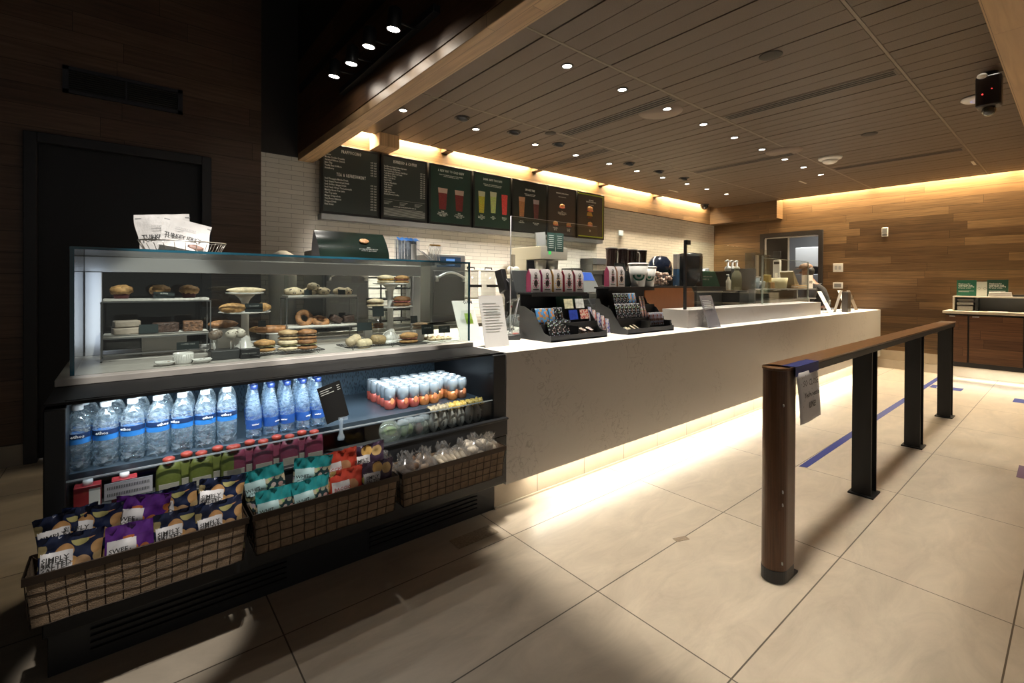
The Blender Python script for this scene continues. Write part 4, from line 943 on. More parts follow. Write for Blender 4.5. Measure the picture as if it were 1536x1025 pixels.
for k in range(6): w.tube([(-.12+k*.008, .01*math.sin(k), .085-k*.004), (-.02+k*.004, -.01, .004)], .0028, 5)
w.build('loose_straws', pbr('white_straw', (.6, .58, .55), .4), c)
w = MB(); w.grid(lambda u, v: Vector(((u-.5)*.09, -.02+.003*math.sin(u*18), v*.115)), 8, 4); w.build('plastic_sleeve', glass('sleeve', (.9, .94, 1)), c)
MB().box(-.04, .04, -.022, -.019, .108, .117).build('orange_tip', pbr('orange_print2', (.6, .3, .06), .4), c)
# ================================================================== long service counter
CT = .974
t = thing('service_counter', 'long white-grey quartz service counter glowing underneath', 'counter', (5.4, 2.6, 0)); o = -t.location
w = mb(); w.box(1.740, 9.86, 2.164, 2.19, .19, CT-.001); w.build('front_panel', M['quartz'], t)
w = mb(); w.prism([(1.74, 2.164), (9.86, 2.164), (9.86, 2.64), (8.7, 2.64), (8.7, 2.80), (1.74, 2.80)], 'z', CT-.001, CT); w.prism([(1.74, 2.19), (9.86, 2.19), (9.86, 2.64), (8.7, 2.64), (8.7, 2.80), (1.74, 2.80)], 'z', CT-.03, CT-.001); w.box(1.74, 4.27, 2.80, 3.65, CT-.03, CT); w.build('counter_top', pbr('quartz_top', (.72, .69, .65), .3), t)
w = mb(); w.box(1.742, 9.86, 2.28, 2.33, 0, .30); w.build('plinth', M['plinth'], t)
w = mb(); w.box(1.742, 9.86, 2.268, 2.28, 0, .012); w.build('floor_trim', pbr('beige_trim', (.5, .44, .34), .4), t)
w = mb(); w.box(1.74, 9.86, 2.19, 2.64, .2, .24); w.build('underside', M['darkgrey'], t)
w = mb(); w.box(2.0, 8.9, 2.205, 2.225, .188, .198); w.build('light_strip', pbr('warm_led', (1, 1, 1), .5, emit=(1, .9, .7), es=5), t)
c = thing('counter_riser', 'raised quartz ledge on the counter carrying the glass screen', 'ledge', (5.8, 2.5, CT)); o = -c.location
w = mb(); w.box(4.07, 7.58, 2.345, 2.62, CT, 1.145); w.build('ledge_body', M['quartz'], c, .002)
# paper signs at the left end
def easel(lab, x, y, z, wd, ht, rz, mat, lean=-.28, lines=0, title=None, name='counter_sign'):
    c = thing(name, lab, 'sign', (x, y, z), rz, 'signs standing on the counter')
    R_ = Matrix.Rotation(lean, 4, 'X')
    w = MB(); w.box(-wd/2, wd/2, -.002, .002, 0, ht, M=R_); w.build('sheet', mat, c)
    w = MB(); w.box(-wd/2, wd/2, .0, .10, 0, .003); w.box(-wd*.3, wd*.3, -.001, .001, 0, ht*.72, M=Matrix.Translation((0, .10, 0)) @ Matrix.Rotation(.22, 4, 'X')); w.build('easel_back', M['acrylic'], c)
    if lines:
        w = MB()
        for k in range(lines): w.box(-wd*.38, wd*(.18+.2*((k*37) % 10)/10), -.0032, -.0022, ht*(.84-.055*k), ht*(.84-.055*k)+.004, M=R_)
        w.build('lettering', M['greyink'], c)
    if title: text(title, .035, M['ink'], c, (-wd*.42, -.003, ht*.86), rot=(PI/2+lean, 0, 0), bold=.001)
    return c
a = easel('white counter sign with green label, leaning, nearest the pastry case', 1.90, 2.76, CT, .18, .31, 0, M['paper'], -.42, title='OAM')
MB().box(-.01, .05, -.0036, -.0026, .13, .21, M=Matrix.Rotation(-.42, 4, 'X')).build('green_label', pbr('lime_label', (.30, .48, .06), .5), a)
easel('plain white counter sign at the front left corner of the counter', 1.862, 2.41, CT, .195, .34, 0, M['paper'], -.24, lines=11)
c = thing('card_terminal', 'small dark card payment terminal beside the white sign', 'terminal', (2.17, 2.68, CT), -.5)
MB().prism([(-.085, 0), (.085, 0), (.085, .045), (-.085, .022)], 'y', -.042, .042).build('terminal_body', M['darkgrey'], c, .006)
w = MB()
for i in range(4):
    for j in range(3): w.box(-.06+i*.024, -.044+i*.024, -.03+j*.021, -.015+j*.021, .030+i*.003, .034+i*.003)
w.build('keys', M['grey'], c); MB().box(.035, .075, -.03, .03, .039, .0445).build('screen', pbr('red_screen', (.35, .06, .05), .3), c)
# glass tetrahedral frame with round jar
c = thing('tip_jar', 'clear round tip jar with a wire pyramid stand beside the black snack rack', 'jar', (2.40, 2.86, CT))
MB().lathe([(.06, 0), (.085, .03), (.095, .08), (.085, .13), (.06, .16), (.058, .165)], n=24, cap=False).build('jar_body', glass('jar_glass', (.85, .88, .88), body=.1), c)
w = MB(); P_ = [(-.12, -.08, .0), (.12, -.08, .0), (0, .1, 0), (0, -.03, .30)]
for a in range(4):
    for b_ in range(a+1, 4): w.tube([P_[a], P_[b_]], .003, 6)
w.build('wire_pyramid', M['grey'], c); MB().box(-.03, .10, -.095, -.09, .135, .165, M=Matrix.Rotation(-.25, 4, 'Y')).build('name_strip', M['paper'], c)
# point of sale
def pos(lab, x, y, rz=0, blue=False):
    c = thing('cash_register', lab, 'register', (x, y, CT), rz, 'cash registers')
    MB().prism([(-.15, 0), (.15, 0), (.15, .12), (.10, .24), (-.08, .26), (-.15, .16)], 'x', -.13, .13).build('printer_body', M['black'], c, .01)
    MB().box(-.05, .05, .02, .05, .2, .38).build('stand', M['black'], c, .004)
    R_ = Matrix.Translation((0, .02, .42)) @ Matrix.Rotation(-.5, 4, 'X')
    MB().box(-.165, .165, -.02, .02, -.12, .13, M=R_).build('monitor', M['black'] if not blue else M['grey'], c, .008)
    if blue: MB().box(-.14, .14, -.022, -.0205, .02, .12, M=R_).build('customer_display', pbr('blue_display', (.02, .06, .3), .3, emit=(.1, .2, .7), es=.5), c)
    return c
p1 = pos('black cash register with tilted monitor behind the tip jar', 2.99, 3.38, -.35)
c = thing('scanner_stand', 'cluster of black scanners mounted beside the first register', 'scanner', (2.60, 3.22, CT+.26))
w = MB(); w.box(-.06, .04, -.05, .05, -.258, -.24); w.prism([(-.1, .02), (-.02, -.02), (.06, .12), (.0, .2), (-.05, .16)], 'x', -.03, .03); w.prism([(-.04, .1), (.04, .06), (.12, .26), (.02, .28)], 'x', -.06, -.01); w.box(-.02, .02, -.02, .02, -.26, .02); w.build('scanner_body', M['black'], c, .004)
pos('grey cash register with a blue display between the two snack racks', 3.80, 3.34, .15, True)
# ---- stepped snack racks
def snackrack(lab, x, y, wd, tall=1.375):
    c = thing('stepped_snack_rack', lab, 'rack', (x, y, CT)); h = tall-CT
    side = [(0, 0), (.34, 0), (.34, h-.10), (.30, h-.10), (.28, .24), (.18, .20), (.07, .06), (0, .04)]
    w = MB(); w.prism(side, 'x', -.004, 0); w.build('side_wall', M['darkgrey'], c)
    w = MB(); w.prism(side, 'x', wd, wd+.004); w.build('side_wall', M['darkgrey'], c)
    w = MB(); w.box(0, wd, 0, .34, 0, .012); w.box(0, wd, 0, .006, 0, .045); w.box(0, wd, .10, .108, 0, .12); w.box(0, wd, .20, .208, 0, .23); w.build('trays', M['black'], c)
    w = MB(); w.box(0, wd, .20, .36, h-.012, h); w.box(0, wd, .20, .205, h-.03, h-.012); w.box(0, wd, .33, .34, 0, h); w.build('top_shelf', M['black'], c)
    w = MB(); w.box(wd*.47, wd*.48, .006, .20, 0, .10); w.build('divider', M['black'], c)
    return c
snackrack('black stepped snack rack under five coffee bags', 2.285, 2.345, .60, 1.318)
snackrack('black stepped snack rack under two coffee bags and white cups', 3.13, 2.325, .66, 1.36)
# coffee bags
def coffee_bag(side):
    b = thing('coffee_bag', 'x', 'coffee bag', (0, 0, 0), 0, 'coffee bags on the snack racks')
    w = MB(); w.prism([(-.028, 0), (.028, 0), (.026, .13), (.003, .175), (-.003, .175), (-.026, .13)], 'x', -.046, .046); w.build('bag_body', pbr('pale_grey_bag', (.50, .47, .46), .35, 0, .05, 20), b, .003)
    w = MB(); w.prism([(-.027, .004), (.027, .004), (.024, .13), (.002, .17), (-.002, .17), (-.024, .13)], 'x', -.0475, -.0455); w.build('coloured_side', side, b)
    w = MB((0, -.0285, .068)); w.ell((0, 0, 0), (.019, .0012, .026), 16, 6); w.build('dark_emblem', pbr('dark_brown_print', (.03, .015, .015), .5), b)
    w = MB((0, -.0278, .068))
    for a in range(10): t_ = a*PI/5; w.ell((.028*math.cos(t_), 0, .033*math.sin(t_)), (.0055, .001, .0055), 6, 4)
    w.build('leaf_print', side, b)
    w = MB((0, -.0265, .135)); w.tube([(.010*math.cos(a*PI/8), 0, .012*math.sin(a*PI/8)) for a in range(16)], .0022, 5, closed=True); w.build('round_logo', M['ink'], b)
    w = MB(); w.box(-.028, .028, -.0290, -.0284, .018, .024); w.box(-.02, .02, -.0275, -.0270, .105, .110); w.build('lettering', M['ink'], b)
    return b
cols = {'pink': pbr('pink_print', (.60, .11, .24), .4), 'magenta': pbr('magenta_print', (.5, .06, .20), .4), 'yellow': pbr('ochre_print', (.60, .36, .08), .4), 'red': pbr('crimson_print', (.45, .03, .06), .4), 'rose': pbr('rose_print', (.5, .10, .14), .4), 'orange': pbr('orange_print3', (.60, .28, .12), .4)}
for i, (x, y, z, cn, lab) in enumerate(((2.345, 2.60, 1.320, 'pink', 'coffee bag with pink side, leftmost of five'), (2.462, 2.60, 1.320, 'magenta', 'coffee bag with magenta side, second of five'),
   (2.58, 2.60, 1.320, 'yellow', 'coffee bag with ochre side, middle of five'), (2.700, 2.60, 1.320, 'red', 'coffee bag with crimson side, fourth of five'), (2.822, 2.60, 1.320, 'rose', 'coffee bag with red side, rightmost of five'),
   (3.18, 2.55, 1.362, 'pink', 'coffee bag with pink side on the second rack'), (3.295, 2.55, 1.362, 'orange', 'coffee bag with orange side on the second rack'))):
    b = coffee_bag(cols[cn]); b.location = (x, y, z); b['label'] = lab; b.scale = (1.05, 1, 1.0)
# small snack packs in the racks
def snack(kind, loc, lab, col, sc=1, rot=(0, 0, 0), group='small packs in the counter racks', dot=None):
    b = thing(kind, lab, 'snack', loc, 0, group, rot=rot)
    def fn(s_):
        def g(u, v): return Vector(((u-.5)*.062, s_*.011*(math.sin(PI*u)*math.sin(PI*min(1, max(0, v))))**.5+.0022*noise.noise(Vector((u*6, v*6, s_*5+loc[0]*9))), v*.115))
        return g
    w = MB().grid(fn(-1), 8, 9); w.grid(fn(1), 8, 9); w.build('pack_body', col, b)
    w = MB()
    for z in (.0, .107): w.grid(lambda u, v, z=z: Vector(((u-.5)*.064, .003*math.sin(u*22+loc[0]*30), z+v*.010)), 10, 2)
    w.build('crimped_end', dot or M['alu'], b, solid=.0008); b.scale = (sc,)*3
    return b
dk = spots('black_silver_pack', (.02, .02, .02), (.35, .35, .36), 60, .28, .25); bl = spots('blue_granola_pack', (.08, .25, .5), (.5, .25, .08), 38, .4, .3); nk = spots('nut_pack', (.30, .22, .15), (.62, .58, .55), 55, .4, .3); stp = spots('striped_pack', (.5, .46, .45), (.5, .08, .05), 45, .4, .3)
pos_ = [(2.325, 2.49, bl, 'blue granola pack, left of the first rack'), (2.385, 2.49, bl, 'blue granola pack, second from the left in the first rack'), (2.45, 2.49, bl, 'blue granola pack in front of the dark packs'), (2.51, 2.51, dk, 'dark silver pack behind in the first rack'), (2.56, 2.50, dk, 'dark silver pack right of the blue packs')]
for k, (x, y, m_, lab) in enumerate(pos_): snack('snack_pack', (x, y, CT+.105), lab, m_, 1.1, (-.25, 0, .1*k))
for k in range(4): snack('snack_pack', (2.37+.062*k, 2.405+.01*k, CT+.014), f'black snack pack in the first rack front tray, {ORD[k]} from the left', dk, 1.15, (-.3, .05*k, 0), dot=M['black'])
for k in range(6):
    snack('fruit_nut_bar', (2.63+.085*(k % 3), 2.385+.03*(k//3), CT+.018+.035*(k//3)), f'flat nut bar in the first rack, {("lower", "upper")[k//3]} row, {ORD[k%3]} from the left', nk, .95, (-1.2, .0, .1*k))
c = thing('gift_card_display', 'dark green card display in the first snack rack', 'display', (2.585, 2.56, CT+.09))
MB().box(0, .30, -.004, .004, 0, .23, M=Matrix.Rotation(-.22, 4, 'X')).build('back_board', M['green'], c)
for k, (x, z, cc) in enumerate(((.02, .13, (.62, .6, .4)), (.145, .13, (.6, .62, .58)), (.045, .045, (.02, .05, .32)), (.17, .045, (.60, .30, .16)))):
    g_ = thing('gift_card', ('white card with yellow flowers', 'white card with small drawing', 'dark blue card', 'orange striped card')[k]+' in the green display', 'card', (2.585+x, 2.545-.028*(z < .1)-.02+.0*z, CT+.09+z), 0, 'gift cards', rot=(-.22, 0, 0))
    MB().box(0, .095, -.002, .002, 0, .075).build('card_face', (spots('striped_card', (.6, .45, .35), (.5, .1, .08), 50, .4) if k == 3 else pbr('card_face%d' % k, cc, .4, 0, .3, 40)), g_)
for k in range(5): snack('clear_candy_bag', (2.905+.012*k, 2.52-.035*k, CT+.11-.022*k), f'clear candy bag hanging right of the first rack, {ORD[k]} from the back', stp if k % 2 else spots('blue_candy', (.45, .42, .42), (.08, .1, .4), 45, .4, .3), 1.0, (-.2, .1, .3))
for k in range(6): snack('snack_pack', (3.20+.052*k, 2.50, CT+.235), f'small dark pack, second rack upper row, {ORD[k]} from the left', dk if k < 4 else bl, .85, (-.2, 0, .1))
for k in range(6): snack('snack_pack', (3.19+.058*k, 2.455, CT+.125), f'black pack, middle row of the second rack, {ORD[k]} from the left', dk, 1.05, (-.25, 0, .05*k))
for k in range(4): snack('snack_pack', (3.22+.058*k, 2.385+.01*(k % 2), CT+.016), f'pale snack pack in the second rack front tray, {ORD[k]} from the left', spots('cream_pack', (.45, .4, .28), (.12, .1, .06), 40, .3, .35), .95, (-1.0, .1, .3*k))
for k in range(7): snack('striped_pouch', (3.57+.03*k, 2.42+.006*(k % 2), CT+.05), f'blue striped pouch right of the second rack, {ORD[k]} from the left', spots('blue_stripe', (.4, .42, .5), (.3, .12, .08), 36, .45, .3), .95, (-.1, .0, 1.2), group='striped pouches')
for k in range(4): snack('candy_pack', (3.56+.04*(k % 2), 2.50-.02*(k//2), CT+.20-.09*(k//2)), f'colourful candy pack above the striped pouches, {("upper", "lower")[k//2]} {("left", "right")[k%2]}', spots('candy_mix', (.45, .2, .12), (.5, .45, .5), 60, .4, .3), .9, (-.2, 0, .4))
c = thing('pouch_tray', 'low black tray at the right end of the second rack', 'tray', (3.55, 2.36, CT+.0)); w = MB(); w.box(.24, .262, 0, .2, 0, .09); w.box(0.25, .27, 0, .005, 0, .06); w.box(.24, .27, 0, .2, 0, .01); w.build('tray', M['black'], c)
# reusable cups with round green emblem, price board
c = thing('price_board', 'dark price card with pale lines behind the white cups', 'sign', (3.42, 2.62, 1.362))
MB().prism([(-.10, .21), (.045, .21), (.13, 0), (-.06, 0)], 'y', -.002, .002).build('board', pbr('dark_green_grey', (.03, .045, .045), .5), c)
w = MB()
for k in range(6): w.box(-.07+.01*k, .0+.01*k, -.0035, -.0025, .18-.02*k, .184-.02*k)
w.build('lettering', M['greyink'], c)
def cup(lab, x, y, r, h, z):
    c = thing('white_cup', lab, 'cup', (x, y, z), 0, 'white cups with round green emblem')
    MB().lathe([(r*.66, 0), (r, h)], n=26).build('cup_body', pbr('frosted_white', (.66, .66, .62), .35), c)
    MB().lathe([(r*1.06, h), (r*1.07, h+.008), (r*.98, h+.014), (r*.92, h+.016)], n=26).build('lid', M['white'], c)
    k = .66+.34*.5; ang = -2.42
    T_ = Matrix.Rotation(ang+PI/2, 4, 'Z') @ Matrix.Translation((0, -r*k-.001, h*.52)) @ Matrix.Rotation(-math.atan2(r*.34, h)*1.0, 4, 'X')
    def em(u, v, r0, r1):
        a = u*2*PI; q = r0+(r1-r0)*v; x_ = q*math.cos(a); z_ = q*math.sin(a); R2 = r*k
        return T_ @ Vector((x_, R2-math.sqrt(max(1e-6, R2*R2-x_*x_))-.0006, z_))
    w = MB().grid(lambda u, v: em(u, v, .019*r/.045, .0265*r/.045), 20, 2); w.build('green_ring', pbr('emblem_green', (.01, .14, .08), .5), c)
    w = MB().grid(lambda u, v: em(u, v, .002, .010*r/.045), 16, 2)
    for q in range(6): a = q*PI/3+.5; w.add([T_ @ Vector((.012*math.cos(a), -.001, .013*math.sin(a))), T_ @ Vector((.015*math.cos(a+.2), -.001, .015*math.sin(a+.2))), T_ @ Vector((.015*math.cos(a-.2), -.001, .015*math.sin(a-.2)))], [(0, 1, 2)])
    w.build('emblem_centre', pbr('emblem_green', (.01, .14, .08), .5), c)
cup('taller white cup with green emblem and square lid on the second rack', 3.60, 2.57, .088, .20, 1.362)
cup('shorter white cup with lid right of the taller one', 3.765, 2.57, .068, .175, 1.362)
# counter rail screens (clear sneeze guards)
def screen(lab, x0, x1, y, z0, z1, post=None):
    c = thing('clear_screen', lab, 'screen', (x0, y, z0), 0, 'clear screens on the counter')
    MB().box(0, x1-x0, -.003, .003, .004, z1-z0).build('pane', M['glass'], c)
    w = MB(); w.tube([(0, 0, 0), (0, 0, z1-z0)], .0045, 6); w.tube([(0, 0, z1-z0), (x1-x0, 0, z1-z0)], .0018, 4); w.lathe([(.018, 0), (.016, .006)], n=12); w.build('thin_post', post or M['alu'], c)
    return c
screen('tall clear screen with a thin metal post beside the first register', 2.50, 3.60, 3.06, CT, 1.955)
c = thing('glass_guard', 'large clear glass guard with a black square post on the riser', 'screen', (4.12, 2.42, 1.145))
MB().box(0, 1.9, -.004, .004, .003, .66).build('pane', M['glass'], c)
w = MB(); w.box(-.012, .012, -.022, -.0, 0, .66); w.build('black_post', M['black'], c); MB().box(.0, .07, -.028, .004, .62, .665).build('top_clamp', M['black'], c, .002)
c = thing('glass_guard', 'clear glass guard with bright edge over the far riser shelf', 'screen', (6.05, 2.50, 1.145))
MB().box(0, 1.50, -.004, .004, .003, .57).build('pane', M['glass'], c)
w = MB(); w.box(1.50, 1.508, -.006, .006, 0, .57); w.box(0, 1.5, -.005, .005, .57, .575); w.box(-.01, 0, -.01, .01, 0, .60); w.build('pane_edge', pbr('pale_edge', (.45, .5, .45), .3), c)
# brown leather-like case with basket on it
c = thing('brown_case', 'orange-brown fronted equipment case with black rounded edge behind the riser', 'cabinet', (4.55, 3.0, .94)); o = -c.location
w = mb(); w.prism([(4.33, 1.05), (5.34, 1.05), (5.34, 1.28), (5.28, 1.345), (4.33, 1.345)], 'y', 3.0, 3.012); w.build('front_face', pbr('orange_brown_laminate', (.28, .10, .03), .3, 0, .05, 12), c)
w = mb(); w.prism([(4.30, .95), (5.38, .95), (5.38, 1.29), (5.30, 1.365), (4.30, 1.365)], 'y', 3.012, 3.6); w.build('case_body', M['black'], c, .004)
c = thing('wire_basket', 'black wire basket full of crumpled paper sleeves on the brown case', 'basket', (4.78, 3.12, 1.368))
w = MB()
for z in (0, .06, .12): w.tube([(-.2, -.08, z), (.2, -.08, z), (.2, .08, z), (-.2, .08, z)], .003, 5, closed=True)
for k in range(9): w.tube([(-.2+.05*k, -.08, 0), (-.2+.05*k, -.08, .12)], .002, 4); w.tube([(-.2+.05*k, .08, 0), (-.2+.05*k, .08, .12)], .002, 4)
w.build('wire_frame', M['blacksteel'], c)
def heap(name, lab, cat, loc, n, rx, ry, rz, col, parent=None):
    w = MB()
    for k in range(n): w.ell((random.uniform(-rx, rx), random.uniform(-ry, ry), random.uniform(.02, rz)), (.03, .022, .02), 8, 6, .6, 20, k)
    b = w.build(name, col, parent, loc=None if parent else loc)
    if not parent: tag(b, lab, cat)
    else: b.location = loc
    return b
heap('sleeve_heap', '', '', (0, 0, 0), 40, .15, .06, .15, pbr('crumpled_paper', (.50, .36, .28), .6, 0, .3, 50), c)
c = thing('paper_tag', 'small orange tag leaning at the left end of the brown case', 'tag', (4.45, 3.02, 1.37), .2); MB().box(-.05, .05, -.003, .003, 0, .09, M=Matrix.Rotation(.3, 4, 'Y')).build('tag_card', pbr('orange_tag', (.50, .14, .06), .5), c)
def pitcher(lab, x, y, z, h=.20):
    c = thing('dark_pitcher', lab, 'pitcher', (x, y, z), random.uniform(-.3, .3), 'dark pitchers above the back line')
    MB().lathe([(.055, 0), (.062, .02), (.072, h-.01), (.075, h)], n=20).build('pitcher_body', pbr('dark_cold_brew', (.035, .012, .01), .12, coat=.4), c)
    w = MB(); w.tube([(.07, 0, h-.02), (.12, 0, h-.02), (.135, 0, h-.05), (.125, 0, .05), (.072, 0, .03)], .007, 8); w.build('handle', glass('pale_handle', (.85, .87, .88), body=.5, bcol=(.75, .74, .7)), c)
    MB().lathe([(.077, h), (.077, h+.012), (.05, h+.016)], n=20).build('rim', M['grey'], c)
c = thing('pitcher_shelf', 'steel rack with dark equipment under the pitchers', 'shelf', (4.8, 3.42, 0)); o = -c.location
w = mb(); w.box(4.40, 5.34, 3.65, 3.9, .0, 1.5); w.box(4.38, 5.36, 3.62, 3.95, 1.50, 1.55); w.build('equipment_body', M['darkgrey'], c, .004)
for i in range(4): pitcher(f'dark cold brew pitcher with pale handle, {ORD[i]} from the left', 4.66+.205*i, 3.72, 1.553, .27)
c = thing('black_dome_grinder', 'round black dome-topped machine right of the pitchers', 'machine', (5.95, 3.88, 0)); MB((0, 0, 0)).box(-.16, .16, -.16, .16, 0, 1.50).build('machine_base', M['darkgrey'], c, .01)
MB().lathe([(.17, 1.50), (.18, 1.60), (.16, 1.70), (.10, 1.78), (.03, 1.80)], n=24).build('dome', pbr('blue_black_gloss', (.012, .018, .035), .15, coat=.5), c)
c = thing('black_canister', 'tall black cylindrical dispenser behind the glass guard post', 'dispenser', (5.58, 3.2, 1.362)); MB().lathe([(.155, 0), (.155, .40), (.145, .415), (.02, .43)], n=32).build('canister_body', pbr('black_cylinder', (.02, .024, .028), .25, .3), c); MB().lathe([(.158, .38), (.158, .405)], n=32, cap=False).build('top_ring', M['steel'], c)
c = thing('white_towel_box', 'small white and blue box left of the black canister', 'box', (5.10, 3.1, 1.37)); MB().box(-.02, .03, -.03, .03, .20, .38).build('white_box', M['white'], c, .004); MB().box(-.02, .03, -.03, .03, .0, .20).build('blue_box', pbr('mid_blue', (.04, .12, .25), .4), c, .004)
# dark machines behind the riser
c = thing('warming_machine', 'dark steel machine with a thin bright rail behind the riser', 'machine', (5.9, 3.0, 0)); o = -c.location
w = mb(); w.box(5.40, 6.15, 3.0, 3.55, .0, 1.31); w.build('machine_body', M['darkgrey'], c, .004); w = mb(); w.box(5.40, 6.15, 2.985, 3.0, 1.285, 1.30); w.build('bright_rail', M['steel'], c); w = mb(); w.box(5.40, 6.15, 3.0, 3.55, 1.31, 1.36); w.build('black_top', M['black'], c, .002)
c = thing('green_info_box', 'dark green wedge sign with white lines on the dark machine', 'sign', (6.02, 3.2, 1.362)); MB().prism([(-.24, 0), (.26, 0), (.12, .20), (-.24, .20)], 'y', -.05, .05).build('wedge_body', pbr('bright_green_card', (.03, .16, .10), .5), c, .002)
text('make your order\nready to go', .035, M['whiteink'], c, (-.2, -.052, .12))
c = thing('receipt_printer', 'tilted dark printer with a white paper curl behind the green wedge', 'printer', (6.66, 3.62, 1.36), .3); MB().box(-.12, .12, -.1, .1, 0, .2, M=Matrix.Translation((0, 0, .04)) @ Matrix.Rotation(.5, 4, 'Y')).build('printer_body', M['grey'], c, .01)
w = MB(); w.grid(lambda u, v: Vector((-.12+.15*v, (u-.5)*.12, .22+.03*math.sin(v*PI))), 4, 8); w.build('paper_curl', M['paper'], c)
w = MB(); w.box(-.1, .1, -.09, .09, 0, .05); w.build('printer_foot', M['darkgrey'], c)
c = thing('machine_column', 'dark support block under the tilted printer', 'block', (6.66, 3.62, 0)); MB().box(-.14, .14, -.12, .12, 0, 1.358).build('block_body', M['darkgrey'], c)
c = thing('syrup_bottle', 'clear square syrup jug with pale liquid and cap', 'bottle', (6.14, 2.86, 1.315)); MB().lathe([(.058, 0), (.062, .02), (.062, .16), (.055, .21), (.03, .25), (.026, .27)], n=20).build('jug_body', glass('pale_syrup', (.9, .88, .7), body=.28, bcol=(.62, .60, .45)), c); MB().lathe([(.03, .27), (.03, .30), (.02, .305)], n=16).build('cap', pbr('cream_cap', (.6, .55, .42), .4), c)
c = thing('syrup_stand', 'black stand under the syrup jug', 'block', (6.14, 2.86, CT)); MB().box(-.13, .12, -.1, .13, 0, .338).build('stand_body', M['black'], c)
c = thing('hand_pump', 'small cream pump bottle left of the syrup jug', 'bottle', (5.96, 2.88, 1.312)); MB().lathe([(.03, 0), (.032, .12), (.015, .15), (.012, .17)], n=14).build('bottle_body', pbr('cream_cap', (.6, .55, .42), .4), c); w = MB(); w.tube([(0, 0, .17), (0, 0, .2), (-.05, 0, .2)], .008, 6); w.build('pump_head', M['white'], c)
c = thing('syrup_pump_cabinet', 'tall black cabinet with white syrup pumps on top', 'cabinet', (6.62, 3.0, 0)); o = -c.location
w = mb(); w.box(6.50, 6.92, 3.07, 3.4, 0, 1.575); w.build('cabinet_body', M['black'], c, .004); w = mb(); w.box(6.92, 7.0, 3.07, 3.4, 0, 1.60); w.build('grey_side_panel', M['grey'], c)
for i in range(3):
    c = thing('syrup_pump', f'white syrup pump on the black cabinet, {ORD[i]} from the left', 'pump', (6.56+.135*i, 3.18, 1.577), 0, 'white syrup pumps'); MB().lathe([(.042, 0), (.045, .04), (.03, .065), (.014, .075), (.014, .13)], n=16).build('pump_collar', M['white'], c); w = MB(); w.tube([(.02, 0, .145), (-.015, 0, .15), (-.075, 0, .135)], .012, 8); w.build('pump_head', M['white'], c)
# shelf behind the second guard
c = thing('handoff_shelf', 'two-level grey metal shelf behind the far glass guard', 'shelf', (7.4, 2.8, 0)); o = -c.location
w = mb(); w.box(6.36, 8.58, 2.72, 3.05, 1.315, 1.33); w.box(6.36, 8.58, 2.72, 3.05, 1.165, 1.18); w.box(7.8, 7.84, 2.73, 2.77, 1.18, 1.315); w.box(6.36, 6.40, 2.73, 3.04, 1.0, 1.6)
w.build('shelf_frame', M['grey'], c); w = mb(); w.box(6.40, 8.55, 3.03, 3.05, .9, 1.30); w.build('dark_back', M['darkgrey'], c); w = mb(); w.box(6.4, 8.55, 2.80, 2.82, 1.0, 1.16); w.build('lower_front', M['steel'], c)
c = thing('clear_cup_stack', 'clear ribbed cup of stirrers on the handoff shelf', 'cup', (6.62, 2.85, 1.332)); MB().lathe([(.06, 0), (.08, .15)], n=18).build('cup_body', glass('ribbed_cup', (.85, .88, .88), body=.35), c); MB().lathe([(.084, .15), (.084, .165)], n=18).build('rim', M['white'], c)
c = thing('grey_cup', 'small grey lidded cup right of the clear cup', 'cup', (6.86, 2.86, 1.332)); MB().lathe([(.045, 0), (.058, .09)], n=16).build('cup_body', M['grey'], c); MB().lathe([(.06, .09), (.06, .1), (.04, .105)], n=16).build('lid', M['white'], c)
c = thing('wood_box', 'amber wooden box standing behind the glass guard', 'box', (7.30, 2.95, 1.332)); MB().box(-.09, .06, -.08, .08, 0, .09).build('box_body', pbr('amber_wood', (.35, .18, .06), .5, 0, .3, 14), c, .004); MB().box(-.05, .02, -.05, .05, .09, .20).build('yellow_pack', pbr('yellow_pack', (.62, .48, .15), .5), c, .006)
c = thing('slatted_crate', 'amber slatted crate on the lower shelf', 'crate', (7.22, 2.85, 1.0)); w = MB()
for k in range(5): w.box(-.16, .12, -.08, -.07, .0+.03*k, .02+.03*k)
w.build('slats', pbr('amber_wood', (.35, .18, .06), .5, 0, .3, 14), c)
c = thing('cream_tub', 'cream coloured tub beside the wooden box', 'tub', (7.58, 2.9, 1.332)); MB().lathe([(.10, 0), (.12, .16)], n=20).build('tub_body', pbr('cream_tub', (.60, .52, .30), .5), c)
c = thing('tan_tablet_stand', 'tan slanted tablet stand on the handoff shelf', 'stand', (7.95, 2.90, 1.332), .1); MB().prism([(0, 0), (.30, 0), (.27, .02), (-.10, .27), (-.13, .25)], 'y', -.09, .09).build('slanted_board', pbr('olive_tan', (.20, .16, .09), .5), c, .003)
c = thing('folded_cloth', 'folded tan and white cloths on the shelf', 'cloth', (8.1, 2.8, 1.332)); 
for k in range(3): MB().box(-.2+.01*k, .2-.01*k, -.05, .05, k*.018, k*.018+.016).build('fold', pbr('tan_cloth' if k != 1 else 'white_cloth', (.45, .30, .16) if k != 1 else (.6, .56, .5), .8), c, .006)
c = thing('white_box', 'white box with small round marks at the end of the shelf', 'box', (8.42, 2.80, 1.332)); MB().box(-.08, .10, -.05, .05, 0, .21).build('box_body', M['paper'], c, .003); w = MB()
for x in (-.03, .04): w.tube([(x+.02*math.cos(a*PI/5), -.052, .1+.02*math.sin(a*PI/5)) for a in range(10)], .003, 4, closed=True)
w.build('marks', M['ink'], c)
c = thing('grille_box', 'green tinted grille box behind the cloths', 'box', (8.2, 3.0, 1.332)); MB().box(-.12, .14, -.03, .03, 0, .16).build('box_body', pbr('green_grille', (.05, .10, .08), .5, 0, .5, 60), c)
